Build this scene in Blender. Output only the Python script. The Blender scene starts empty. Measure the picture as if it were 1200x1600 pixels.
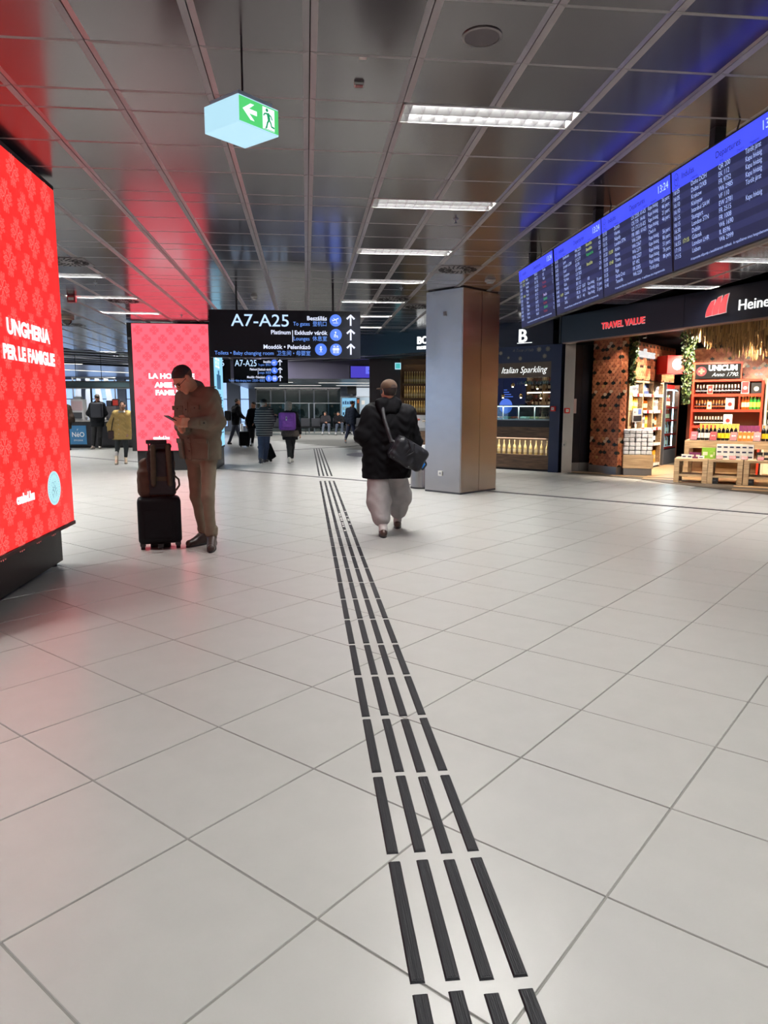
import bpy, bmesh, math, random
import numpy as np
from mathutils import Vector, Matrix, Euler
from mathutils.bvhtree import BVHTree
S = bpy.context.scene
COL = S.collection
rnd = random.Random(7)
PI = math.pi
CEIL = 3.325                       # ceiling height; eye height 1.41 m

# ---------------------------------------------------------------- camera, world, exposure
cam_d = bpy.data.cameras.new('camera'); cam = bpy.data.objects.new('camera', cam_d); COL.objects.link(cam)
cam.location = (0, 0, 1.41)
cam.rotation_euler = (math.radians(90 - 8.289), 0, math.radians(-6.171))
cam_d.sensor_fit = 'VERTICAL'; cam_d.sensor_height = 36; cam_d.lens = 1112 / 1600 * 36
cam_d.clip_start = 0.05; cam_d.clip_end = 200
S.camera = cam
w = bpy.data.worlds.new('daylight'); S.world = w; w.use_nodes = True
nt = w.node_tree; bg = nt.nodes['Background']
bg.inputs[0].default_value = (0.68, 0.82, 1.0, 1); bg.inputs[1].default_value = 1.4   # overcast daylight beyond the far windows
S.view_settings.view_transform = 'Standard'; S.view_settings.look = 'None'
S.view_settings.gamma = 1; S.view_settings.use_curve_mapping = False
S.view_settings.exposure = 0.0
S.render.film_transparent = False
try:
    S.cycles.use_denoising = True; S.cycles.denoiser = 'OPENIMAGEDENOISE'
    S.cycles.max_bounces = 7; S.cycles.diffuse_bounces = 3; S.cycles.glossy_bounces = 4
    S.cycles.transmission_bounces = 4; S.cycles.transparent_max_bounces = 10
    S.cycles.sample_clamp_indirect = 4.0; S.cycles.caustics_reflective = False; S.cycles.caustics_refractive = False
    S.cycles.use_light_tree = True
except Exception:
    pass
LAMP_W = 255.0                      # watts of one ceiling luminaire (its lamp is made in its builder)
LAMP_RGB = (1.0, 0.985, 0.955)

# ---------------------------------------------------------------- helpers
def lin(c):
    return tuple((v/255/12.92 if v/255 <= .04045 else ((v/255+.055)/1.055)**2.4) for v in c)
MATS = {}
def mat(name, rgb, rough=.5, metal=0., spec=.5, vary=.0, vscale=8., bump=0., bscale=200., emit=0., coat=0., stretch=None, alpha=1.):
    """procedural surface: colour with a little noise in it, fine relief"""
    if name in MATS: return MATS[name]
    m = bpy.data.materials.new(name); m.use_nodes = True; t = m.node_tree; b = t.nodes['Principled BSDF']
    c = lin(rgb); b.inputs['Base Color'].default_value = (*c, 1)
    b.inputs['Roughness'].default_value = rough; b.inputs['Metallic'].default_value = metal
    b.inputs['Specular IOR Level'].default_value = spec
    if coat: b.inputs['Coat Weight'].default_value = coat; b.inputs['Coat Roughness'].default_value = .13; b.inputs['Coat IOR'].default_value = 1.6
    m.diffuse_color = (*c, 1)
    if vary or bump:
        co = t.nodes.new('ShaderNodeTexCoord'); mp = t.nodes.new('ShaderNodeMapping')
        if stretch: mp.inputs['Scale'].default_value = stretch
        t.links.new(co.outputs['Object'], mp.inputs[0])
    if vary:
        n = t.nodes.new('ShaderNodeTexNoise'); n.inputs['Scale'].default_value = vscale; n.inputs['Detail'].default_value = 4
        t.links.new(mp.outputs[0], n.inputs['Vector'])
        r = t.nodes.new('ShaderNodeMapRange'); r.inputs[1].default_value = .3; r.inputs[2].default_value = .7
        r.inputs[3].default_value = 1-vary; r.inputs[4].default_value = 1+vary
        t.links.new(n.outputs[0], r.inputs[0])
        mx = t.nodes.new('ShaderNodeVectorMath'); mx.operation = 'MULTIPLY'; mx.inputs[0].default_value = c
        t.links.new(r.outputs[0], mx.inputs[1]); t.links.new(mx.outputs[0], b.inputs['Base Color'])
    if bump:
        n2 = t.nodes.new('ShaderNodeTexNoise'); n2.inputs['Scale'].default_value = bscale; n2.inputs['Detail'].default_value = 3
        t.links.new(mp.outputs[0], n2.inputs['Vector'])
        bp = t.nodes.new('ShaderNodeBump'); bp.inputs['Strength'].default_value = bump; bp.inputs['Distance'].default_value = .01
        t.links.new(n2.outputs[0], bp.inputs['Height']); t.links.new(bp.outputs[0], b.inputs['Normal'])
    if emit:
        b.inputs['Emission Color'].default_value = (*c, 1); b.inputs['Emission Strength'].default_value = emit
        if emit: b.inputs['Base Color'].default_value = (c[0]*.1, c[1]*.1, c[2]*.1, 1)
    MATS[name] = m; return m
def wood(name, a, b_, rough=.5, axis=(1, 12, 12), scale=3):
    if name in MATS: return MATS[name]
    m = bpy.data.materials.new(name); m.use_nodes = True; t = m.node_tree; p = t.nodes['Principled BSDF']
    co = t.nodes.new('ShaderNodeTexCoord'); mp = t.nodes.new('ShaderNodeMapping'); mp.inputs['Scale'].default_value = axis
    n = t.nodes.new('ShaderNodeTexNoise'); n.inputs['Scale'].default_value = scale; n.inputs['Detail'].default_value = 6
    cr = t.nodes.new('ShaderNodeValToRGB'); cr.color_ramp.elements[0].position = .35; cr.color_ramp.elements[1].position = .68
    cr.color_ramp.elements[0].color = (*lin(a), 1); cr.color_ramp.elements[1].color = (*lin(b_), 1)
    t.links.new(co.outputs['Object'], mp.inputs[0]); t.links.new(mp.outputs[0], n.inputs['Vector'])
    t.links.new(n.outputs[0], cr.inputs[0]); t.links.new(cr.outputs[0], p.inputs['Base Color'])
    p.inputs['Roughness'].default_value = rough; MATS[name] = m; return m
def glass(name, rgb=(235, 245, 250), mix=.1, rough=.03):
    if name in MATS: return MATS[name]
    m = bpy.data.materials.new(name); m.use_nodes = True; t = m.node_tree
    for n in list(t.nodes): t.nodes.remove(n)
    o = t.nodes.new('ShaderNodeOutputMaterial'); tr = t.nodes.new('ShaderNodeBsdfTransparent'); g = t.nodes.new('ShaderNodeBsdfGlossy')
    tr.inputs[0].default_value = (*lin(rgb), 1); g.inputs['Roughness'].default_value = rough
    mx = t.nodes.new('ShaderNodeMixShader'); mx.inputs[0].default_value = mix
    t.links.new(tr.outputs[0], mx.inputs[1]); t.links.new(g.outputs[0], mx.inputs[2]); t.links.new(mx.outputs[0], o.inputs[0])
    MATS[name] = m; return m

class G:
    """collects polygons, then links them as ONE mesh object"""
    def __init__(s): s.v = []; s.f = []; s.m = []
    def add(s, vs, fs, mi=0):
        n = len(s.v); s.v += [tuple(v) for v in vs]; s.f += [tuple(i+n for i in f) for f in fs]; s.m += [mi]*len(fs); return s
    def box(s, x0, x1, y0, y1, z0, z1, mi=0):
        return s.add([(x0,y0,z0),(x1,y0,z0),(x1,y1,z0),(x0,y1,z0),(x0,y0,z1),(x1,y0,z1),(x1,y1,z1),(x0,y1,z1)],
              [(3,2,1,0),(4,5,6,7),(0,1,5,4),(1,2,6,5),(2,3,7,6),(3,0,4,7)], mi)
    def obox(s, c, ax, ay, az, mi=0):                      # box from centre and three half vectors
        c = Vector(c); ax = Vector(ax); ay = Vector(ay); az = Vector(az)
        return s.add([c+ax*i+ay*j+az*k for k in (-1,1) for i,j in ((-1,-1),(1,-1),(1,1),(-1,1))],
              [(3,2,1,0),(4,5,6,7),(0,1,5,4),(1,2,6,5),(2,3,7,6),(3,0,4,7)], mi)
    def tube(s, a, b, ra, rb=None, n=12, mi=0, caps=True):
        rb = ra if rb is None else rb; a = Vector(a); b = Vector(b); d = (b-a).normalized()
        u = d.orthogonal().normalized(); w_ = d.cross(u)
        vs = [a+(u*math.cos(2*PI*i/n)+w_*math.sin(2*PI*i/n))*ra for i in range(n)] + [b+(u*math.cos(2*PI*i/n)+w_*math.sin(2*PI*i/n))*rb for i in range(n)]
        fs = [(i,(i+1)%n,n+(i+1)%n,n+i) for i in range(n)]
        if caps: fs += [tuple(range(n-1,-1,-1)), tuple(range(n,2*n))]
        return s.add(vs, fs, mi)
    def path(s, pts, r, n=8, mi=0):
        for a, b in zip(pts[:-1], pts[1:]): s.tube(a, b, r, r, n, mi)
        return s
    def lathe(s, prof, c=(0,0,0), n=14, mi=0):             # prof: (radius, z)
        k = len(prof); vs = [(c[0]+r*math.cos(2*PI*i/n), c[1]+r*math.sin(2*PI*i/n), c[2]+z) for r, z in prof for i in range(n)]
        fs = [(j*n+i, j*n+(i+1)%n, (j+1)*n+(i+1)%n, (j+1)*n+i) for j in range(k-1) for i in range(n)]
        fs += [tuple(range(n-1,-1,-1)), tuple(range((k-1)*n, k*n))]
        return s.add(vs, fs, mi)
    def prism(s, poly, o, u, v, w_, t, mi=0):              # polygon (2-D) in plane o,u,v extruded by t along w_
        o = Vector(o); u = Vector(u); v = Vector(v); w_ = Vector(w_); n = len(poly)
        vs = [o+u*p[0]+v*p[1] for p in poly] + [o+u*p[0]+v*p[1]+w_*t for p in poly]
        return s.add(vs, [tuple(range(n-1,-1,-1)), tuple(range(n,2*n))] + [(i,(i+1)%n,n+(i+1)%n,n+i) for i in range(n)], mi)
    def ribbon(s, pts, o, u, v, wd, mi=0, closed=False):   # flat printed line
        o = Vector(o); u = Vector(u); v = Vector(v); P = [Vector((p[0], p[1])) for p in pts]; n = len(P); L = []; R = []
        for i in range(n):
            a = P[i-1] if (i or closed) else P[i]; b = P[(i+1) % n] if (i < n-1 or closed) else P[i]
            d = (b-a); d = d.normalized() if d.length > 1e-9 else Vector((1,0)); q = Vector((-d.y, d.x))*wd/2
            L.append(P[i]+q); R.append(P[i]-q)
        vs = [o+u*p.x+v*p.y for p in L+R]
        return s.add(vs, [(i,n+i,n+(i+1)%n,(i+1)%n) for i in range(n if closed else n-1)], mi)
    def mesh(s, name, mats):
        me = bpy.data.meshes.new(name); me.from_pydata(s.v, [], s.f)
        for m in (mats if isinstance(mats, (list, tuple)) else [mats]): me.materials.append(m)
        me.polygons.foreach_set('material_index', s.m); return me
    def build(s, name, mats, parent=None, smooth=False, bevel=0., kind=None, label=None, loc=None, fix=False):
        me = s.mesh(name, mats)
        if fix:
            bm = bmesh.new(); bm.from_mesh(me); bmesh.ops.recalc_face_normals(bm, faces=bm.faces); bm.to_mesh(me); bm.free()
        if smooth:
            me.polygons.foreach_set('use_smooth', [True]*len(me.polygons))
            try: me.set_sharp_from_angle(angle=math.radians(40))
            except Exception: pass
        o = bpy.data.objects.new(name, me); COL.objects.link(o)
        if parent: o.parent = parent
        if loc: o.location = loc
        if bevel:
            b = o.modifiers.new('edge', 'BEVEL'); b.width = bevel; b.segments = 2; b.limit_method = 'ANGLE'
        if kind: o['kind'] = kind
        if label: o['label'] = label
        return o
def tag(o, label, cat=None, group=None, kind=None):
    o['label'] = label
    if cat: o['category'] = cat
    if group: o['group'] = group
    if kind: o['kind'] = kind
    return o
def thing(name, label, cat, loc=(0,0,0), rz=0., group=None):
    o = bpy.data.objects.new(name, None); COL.objects.link(o); o.empty_display_size = .1
    o.location = loc; o.rotation_euler = (0,0,rz); return tag(o, label, cat, group)
def dup(o, loc=None, rz=None, label=None, parent=None, group=None):
    c = o.copy(); COL.objects.link(c)
    if parent: c.parent = parent
    if loc is not None: c.location = loc
    if rz is not None: c.rotation_euler = (0,0,rz)
    if label: c['label'] = label
    if group: c['group'] = group
    for ch in KIDS.get(o.name, None) or [x for x in o.children]: dup(ch, parent=c)
    return c
KIDS = {}
def struct(o, label): o['kind'] = 'structure'; o['label'] = label; return o
def text(parent, body, size, loc, xd, up, m, name='lettering', align='LEFT', bold=0., shear=0., sx=1., extrude=0., space=1., line=1., va='TOP_BASELINE', label=None):
    cu = bpy.data.curves.new(name, 'FONT'); cu.body = body; cu.size = size; cu.align_x = align; cu.align_y = va
    cu.offset = bold; cu.shear = shear; cu.extrude = extrude; cu.resolution_u = 3; cu.space_character = space; cu.space_line = line
    cu.materials.append(m)
    o = bpy.data.objects.new(name, cu); COL.objects.link(o); o.parent = parent
    xd = Vector(xd).normalized(); up = Vector(up).normalized(); n = xd.cross(up)
    M = Matrix((xd*sx, up, n)).transposed().to_4x4(); M.translation = Vector(loc)
    o.matrix_basis = M
    if label: o['label'] = label
    return o
X, Y, Z = Vector((1,0,0)), Vector((0,1,0)), Vector((0,0,1))
def frame(o, rz):
    c, s = math.cos(rz), math.sin(rz)
    return lambda x, y, z=0.: (o[0]+x*c-y*s, o[1]+x*s+y*c, z)

# ---- smooth solids: blended tapered limbs on a grid, surfaced once into one skin
def cone(a, b, ra, rb): return ('c', np.array(a, float), np.array(b, float), ra, rb)
def ell(c, r, R=None): return ('e', np.array(c, float), np.array(r, float), np.eye(3) if R is None else R)
def rbox(c, h, r, R=None): return ('b', np.array(c, float), np.array(h, float), r, np.eye(3) if R is None else R)
def sdf(prims, h, k=.03, cuts=(), wrinkle=0., wf=1., keep=None):
    lo = np.full(3, 1e9); hi = -lo
    def bounds(p):
        if p[0] == 'c':
            r = max(p[3], p[4]); return np.minimum(p[1], p[2])-r, np.maximum(p[1], p[2])+r
        if p[0] == 'e': r = p[2].max(); return p[1]-r, p[1]+r
        r = np.linalg.norm(p[2])+p[3]; return p[1]-r, p[1]+r
    B = [bounds(p) for p in prims]
    for a, b in B: lo = np.minimum(lo, a); hi = np.maximum(hi, b)
    lo -= 3*h; hi += 3*h; n = np.ceil((hi-lo)/h).astype(int)+1
    D = np.full(tuple(n), .5, np.float32)
    ax = [lo[i]+h*np.arange(n[i]) for i in range(3)]
    for p, (a, b) in zip(prims, B):
        mg = max(1.3*k, 3*h)
        i0 = np.maximum(((a-mg-lo)/h).astype(int), 0); i1 = np.minimum(((b+mg-lo)/h).astype(int)+2, n)
        sl = tuple(slice(i0[i], i1[i]) for i in range(3))
        P = np.stack(np.meshgrid(ax[0][sl[0]], ax[1][sl[1]], ax[2][sl[2]], indexing='ij'), -1)
        if p[0] == 'c':
            ba = p[2]-p[1]; t = np.clip(((P-p[1])@ba)/max(ba@ba, 1e-9), 0, 1)
            d = np.linalg.norm(P-p[1]-t[..., None]*ba, axis=-1)-(p[3]+(p[4]-p[3])*t)
        elif p[0] == 'e':
            q = (P-p[1])@p[3].T; k0 = np.linalg.norm(q/p[2], axis=-1); k1 = np.linalg.norm(q/(p[2]**2), axis=-1)
            d = k0*(k0-1)/np.maximum(k1, 1e-6)
        else:
            q = np.abs((P-p[1])@p[4].T)-p[2]; d = np.linalg.norm(np.maximum(q, 0), axis=-1)+np.minimum(q.max(-1), 0)-p[3]
        e = D[sl]; hh = np.maximum(k-np.abs(d-e), 0)/k
        D[sl] = np.minimum(d, e)-hh*hh*k*.25
    P = None
    if wrinkle or len(cuts):
        P = np.stack(np.meshgrid(*ax, indexing='ij'), -1)
    if wrinkle:
        q = P*wf
        D += (wrinkle*(np.sin(q[..., 0]*23+2.1*np.sin(q[..., 2]*17+q[..., 1]*9))*np.sin(q[..., 2]*29+1.7*np.sin(q[..., 1]*21))
              + .6*np.sin(q[..., 2]*61+3*np.sin(q[..., 0]*27+q[..., 1]*19)))).astype(np.float32)
    for c in cuts:
        D = np.maximum(D, (P-np.array(c[0], float))@np.array(c[1], float)).astype(np.float32)
    # surface nets
    I = D < 0
    c8 = [I[i:n[0]-1+i, j:n[1]-1+j, l:n[2]-1+l] for i in (0,1) for j in (0,1) for l in (0,1)]
    s8 = sum(x.astype(np.int8) for x in c8); act = (s8 > 0) & (s8 < 8)
    cells = np.argwhere(act); idx = np.full(act.shape, -1, np.int64); idx[act] = np.arange(len(cells))
    pos = np.zeros((len(cells), 3)); cnt = np.zeros(len(cells))
    corners = [np.array((i,j,l)) for i in (0,1) for j in (0,1) for l in (0,1)]
    for a in corners:
        for axi in range(3):
            if a[axi]: continue
            b = a.copy(); b[axi] = 1
            va = D[tuple((cells+a).T)]; vb = D[tuple((cells+b).T)]; mk = (va < 0) != (vb < 0)
            t = np.where(mk, va/np.where(mk, va-vb, 1), 0)
            pos += mk[:, None]*(a+(b-a)*t[:, None]); cnt += mk
    V = lo+h*(cells+pos/cnt[:, None])
    F = []
    for axi in range(3):
        A = I[tuple(slice(0,-1) if i == axi else slice(1,-1) for i in range(3))]
        Bm = I[tuple(slice(1,None) if i == axi else slice(1,-1) for i in range(3))]
        e = np.argwhere(A != Bm)
        if not len(e): continue
        g = e.copy(); u, v = (axi+1) % 3, (axi+2) % 3
        off = np.zeros(3, int); off[u] = 1; off[v] = 1; g = g+off
        def at(du, dv):
            q = g.copy(); q[:, u] -= du; q[:, v] -= dv; return idx[tuple(q.T)]
        q4 = np.stack([at(1,1), at(0,1), at(0,0), at(1,0)], 1)
        fl = A[tuple(e.T)]
        q4[~fl] = q4[~fl][:, ::-1]; F.append(q4)
    return V, np.concatenate(F)
def skin(name, prims, h, m, parent=None, k=.03, cuts=(), wrinkle=0., wf=1., label=None):
    V, F = sdf(prims, h, k, cuts, wrinkle, wf)
    me = bpy.data.meshes.new(name); me.vertices.add(len(V)); me.vertices.foreach_set('co', V.astype(np.float32).ravel())
    me.loops.add(F.size); me.loops.foreach_set('vertex_index', F.astype(np.int32).ravel())
    me.polygons.add(len(F)); me.polygons.foreach_set('loop_start', np.arange(0, F.size, 4, dtype=np.int32))
    try: me.polygons.foreach_set('loop_total', np.full(len(F), 4, np.int32))
    except Exception: pass
    me.update(calc_edges=True); me.validate()
    me.polygons.foreach_set('use_smooth', [True]*len(me.polygons)); me.materials.append(m)
    o = bpy.data.objects.new(name, me); COL.objects.link(o)
    if parent: o.parent = parent
    if label: o['label'] = label
    return o

# ---------------------------------------------------------------- materials of the hall
M_tile = mat('floor_tile', (168,167,163), .28, spec=.5, vary=.03, vscale=6, bump=.02, bscale=300)
M_grout = mat('grout', (128,127,122), .8)
M_cedge = mat('ceiling_edge', (142,136,138), .4, metal=.1)
M_ceil = mat('ceiling_metal', (60,51,56), .22, metal=.45, spec=.6, coat=.38, vary=.03, vscale=3, bump=.03, bscale=2.2)
M_black = mat('black_paint', (14,14,18), .55)
M_plinth = mat('plinth_black', (26,25,28), .45, bump=.1, bscale=400)
M_navy = mat('navy_gloss', (12,18,38), .25, spec=.5)
M_navyd = mat('navy_dark', (7,9,19), .3)
M_steel = mat('brushed_steel', (240,230,220), .27, metal=1., vary=.03, vscale=4, bump=.12, bscale=2.5, stretch=(1,1,1.6))
M_alu = mat('aluminium', (170,172,176), .35, metal=1.)
M_white = mat('white_plastic', (225,225,222), .45)
M_lgrey = mat('light_grey', (165,168,172), .5)
M_dgrey = mat('dark_grey', (58,60,66), .5)
M_red = mat('red_lacquer', (205,32,26), .4)
M_rubber = mat('tactile_rubber', (13,14,20), .5, spec=.3, bump=.25, bscale=220, stretch=(1,.02,1))
M_whitewall = mat('pale_wall', (206,208,212), .6)
M_greywall = mat('grey_wall', (120,128,144), .5)
M_oak = wood('pale_oak', (152,126,96), (196,170,134), .5)
M_walnut = wood('brown_wood', (72,52,38), (112,84,62), .5, axis=(1,1,9))
M_oakf = wood('oak_floor', (150,118,82), (192,158,116), .35, axis=(1,9,1))

# ---------------------------------------------------------------- floor
g = G().box(-22, 16, -9, 47, -.2, -.004); floor = g.build('floor', M_grout)
struct(floor, 'pale stone tile floor of the hall, laid on the diagonal')
HD = .4205; TW = HD*math.sqrt(2)/2-.0032
def tile_geo(h=TW):
    b = h-.0015; q = G()
    c = [(1,0),(0,1),(-1,0),(0,-1)]; r2 = math.sqrt(2)
    q.add([(x*b*r2, y*b*r2, 0) for x, y in c]+[(x*h*r2, y*h*r2, -.0025) for x, y in c]+[(x*h*r2, y*h*r2, -.012) for x, y in c],
          [(0,1,2,3)]+[(4+i,4+(i+1)%4,(i+1)%4,i) for i in range(4)]+[(8+i,8+(i+1)%4,4+(i+1)%4,4+i) for i in range(4)])
    return q
def in_shop(x, y): return (x > 5.2 and x+y > 20.9) or x > 5.75+(15.1-y)*.42
cells = []
for m in range(-52, 38):
    for n in range(-25, 105):
        if (m+n) % 2 == 0: continue
        x, y = .008+HD*m, 2.653+HD*n
        if not (-21.5 < x < 15.5 and -8.5 < y < 46.5) or in_shop(x, y): continue
        vis = y > 1.0 and -.5*y-.9 < x < .68*y+.9
        cells.append((math.hypot(x, y) if vis else 99+abs(y), x, y))
cells.sort(); tm = tile_geo().mesh('tile', M_tile)
for d, x, y in cells[:300]:
    o = bpy.data.objects.new('floor_tile', tm); COL.objects.link(o); o.parent = floor; o.location = (x, y, rnd.uniform(-.0004, .0004))
g = G(); t0 = tile_geo()
for d, x, y in cells[300:]: g.add([(a+x, b+y, c) for a, b, c in t0.v], t0.f)
g.build('floor_tiles_beyond', M_tile, floor, kind='stuff')
# diagonal metal expansion joints
M_joint = mat('joint_metal', (74,74,80), .4, metal=.6)
for nm, a, b in (('expansion_joint', (-20.5,35.5), (7.3,7.7)), ('expansion_joint', (-1.5,23.6), (8,33.1))):
    a = Vector((*a,.0015)); b = Vector((*b,.0015)); d = (b-a).normalized(); p = Vector((-d.y, d.x, 0))
    q = G().obox((a+b)/2, (b-a)/2, p*.016, (0,0,.003)); q.obox((a+b)/2+p*.03, (b-a)/2, p*.008, (0,0,.0045)); q.obox((a+b)/2-p*.03, (b-a)/2, p*.008, (0,0,.0045))
    o = q.build(nm, M_joint); struct(o, 'dark metal expansion joint running diagonally across the tiles')
disc = G(); disc.lathe([(.0, .0), (1.35,.0), (1.35,.003), (.0,.003)], (2.55,21.8,.0), 40)
tag(disc.build('floor_disc', mat('disc_grey', (108,104,124), .5)), 'flat round grey-violet disc set on the floor behind the walking man', 'floor marking')

# tactile guide strip: four rows of ribbed bars
ts = thing('tactile_strip', 'guide strip of four rows of black ribbed bars along the tiled floor', 'tactile strip', (.38,.7,0))
bmesh_bar = G()
L_, W_, H_ = .24, .019, .005
bmesh_bar.add([(-W_,-L_,0),(W_,-L_,0),(W_,L_,0),(-W_,L_,0),(-W_+.004,-L_+.004,H_),(W_-.004,-L_+.004,H_),(W_-.004,L_-.004,H_),(-W_+.004,L_-.004,H_)],
              [(4,5,6,7),(0,1,5,4),(1,2,6,5),(2,3,7,6),(3,0,4,7)])
for k in (-.008,-.003,.003,.008): bmesh_bar.box(k-.0012, k+.0012, -L_+.008, L_-.008, H_-.0005, H_+.0012)
barm = bmesh_bar.mesh('bar', M_rubber)
for r_, x in enumerate((.2525,.341,.4255,.5125)):
    for k in range(-2, 47):
        y = 1.283+.5165*k+rnd.uniform(-.003,.003)-(.012*(r_ > 1))
        if 14.05 < y < 15.0 or y < .75: continue
        o = bpy.data.objects.new('tactile_bar', barm); COL.objects.link(o); o.parent = ts; o.location = (x-.38, y-.7, 0)
g = G()
for x, ys in ((.4255-.38, (8.15,8.45,8.6,8.72,8.9,9.02,9.12,9.3,9.42,9.5)), (.5125-.38, (8.6,8.9,9.0,9.25,9.7))):
    for y in ys: g.box(x-.013, x+.012, y-.7-.03, y-.7+.03, .004, .0066)
g.build('worn_patch', mat('worn_white', (215,212,206), .6), ts, label='pale patches where the black surface is worn off')

# shop floor of oak planks
EDGE = [(5.45,15.35),(5.68,15.13),(6.2,14.46),(6.63,13.58),(6.9,12.58),(7.2,11.75),(7.55,10.9),(8.1,9.0),(8.5,7.5)]
sf = G(); n = len(EDGE); top = [(x, y) for x, y in EDGE]+[(15.5,7.5),(15.5,22),(5.45,22)]
sf.prism(top, (0,0,0), X, Y, Z, .006); sfo = sf.build('floor_shop', mat('shop_floor_edge', (70,62,54), .5)); struct(sfo, 'oak plank floor of the duty free shop')
pl = 0
for i in range(40):                                         # planks along the shelf direction
    for j in range(4):
        f = frame((6.4,13.4), math.radians(-34.9)); u0 = -3+j*2.4+(i % 3)*.7; v0 = -3.2+i*.19
        ok = all((px > 5.75+(15.1-py)*.42-.02 and py > 7.6 and px > 5.7+.0*py and px < 15.4) for px, py, _ in (f(u0,v0), f(u0+2.38,v0), f(u0,v0+.19), f(u0+2.38,v0+.19)))
        if not ok: continue
        q = G(); a, b, c, d = f(u0+.002,v0+.002), f(u0+2.397,v0+.002), f(u0+2.397,v0+.188), f(u0+.002,v0+.188)
        q.prism([(a[0],a[1]),(b[0],b[1]),(c[0],c[1]),(d[0],d[1])], (0,0,.0), X, Y, Z, .0085+.0004*(i % 2)); q.build('plank', M_oakf, sfo)

# ---------------------------------------------------------------- ceiling
PS = .5925; X0 = .0495; RP = 3.5*PS
slab = G().box(-22, 16, -9, 47, CEIL+.17, CEIL+.35); ceiling = slab.build('ceiling', M_black); struct(ceiling, 'suspended ceiling of square grey metal panels')
def panel_geo(d):
    a, b = PS/2-.003, d/2-.002; q = G(); i, j = a-.036, b-.012
    q.add([(-i,-j,0),(i,-j,0),(i,j,0),(-i,j,0),(-a,-b,.007),(a,-b,.007),(a,b,.007),(-a,b,.007),(-a,-b,.03),(a,-b,.03),(a,b,.03),(-a,b,.03)],
          [(3,2,1,0)]); q.add(q.v[:], [(k,(k+1)%4,4+(k+1)%4,4+k) for k in range(4)]+[(4+k,4+(k+1)%4,8+(k+1)%4,8+k) for k in range(4)], 1)
    return q
LIGHT_COLS = (-23,-15,-7,1,9)
def inside(x, y):
    if y > x+32.2 or x+y > 27.2: return False               # the far edge is a V of two diagonals
    if x > 1.2 and x+y > 20.6 and x < 5.6: return False      # behind the bar front
    if x > 5.4+(14.9-y)*.3404-.25: return False              # behind the shop front
    return -21 < x < 13 and -8.8 < y
VENTS = [(-.5*0+1,-1)]
vent_at = [(2.127,10.131),(1.566,12.903),(2.166,13.803),(-3.108,10.168),(-3.24,13.651),(5.1,11.9),(-5.4,17.6)]
pan = []; lights = []
for k in range(-7, 13):
    yl = 4.807+RP*k
    rows = [(yl+PS/4, PS/2, True)]+[(yl+PS/2+PS*(i+.5), PS, False) for i in range(3)]
    for yc, d, is_l in rows:
        for i in range(-36, 22):
            x = X0+PS*(i+.5)
            if is_l and (i-1) % 8 in (0, 1):
                if (i-1) % 8 == 0 and inside(x, yc) and inside(x+PS, yc): lights.append((x+PS/2, yc))
                if inside(x, yc): continue
            if not inside(x, yc): continue
            vis = yc > 3.3 and -.6*yc < x < .72*yc
            pan.append((math.hypot(x, yc) if vis else 99+abs(yc), x, yc, d))
pan.sort(); pm = {PS: panel_geo(PS).mesh('panel', [M_ceil, M_cedge]), PS/2: panel_geo(PS/2).mesh('narrow_panel', [M_ceil, M_cedge])}
for d_, x, y, d in pan[:300]:
    o = bpy.data.objects.new('ceiling_panel', pm[d]); COL.objects.link(o); o.parent = ceiling
    o.location = (x, y, CEIL+rnd.uniform(-.0006,.0006)); o.rotation_euler = (rnd.gauss(0,.0016), rnd.gauss(0,.0022), 0)
g = G()
for d_, x, y, d in pan[300:]:
    q = panel_geo(d); a, b = rnd.gauss(0,.0016), rnd.gauss(0,.0022)
    g.add([(vx+x, vy+y, vz+CEIL+vy*a-vx*b) for vx, vy, vz in q.v[:4]], q.f[:1]); g.add([(vx+x, vy+y, vz+CEIL+vy*a-vx*b) for vx, vy, vz in q.v[:12]], [tuple(i-12 for i in f) for f in q.f[1:]], 1)
g.build('ceiling_panels_beyond', [M_ceil, M_cedge], ceiling, kind='stuff')
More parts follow.
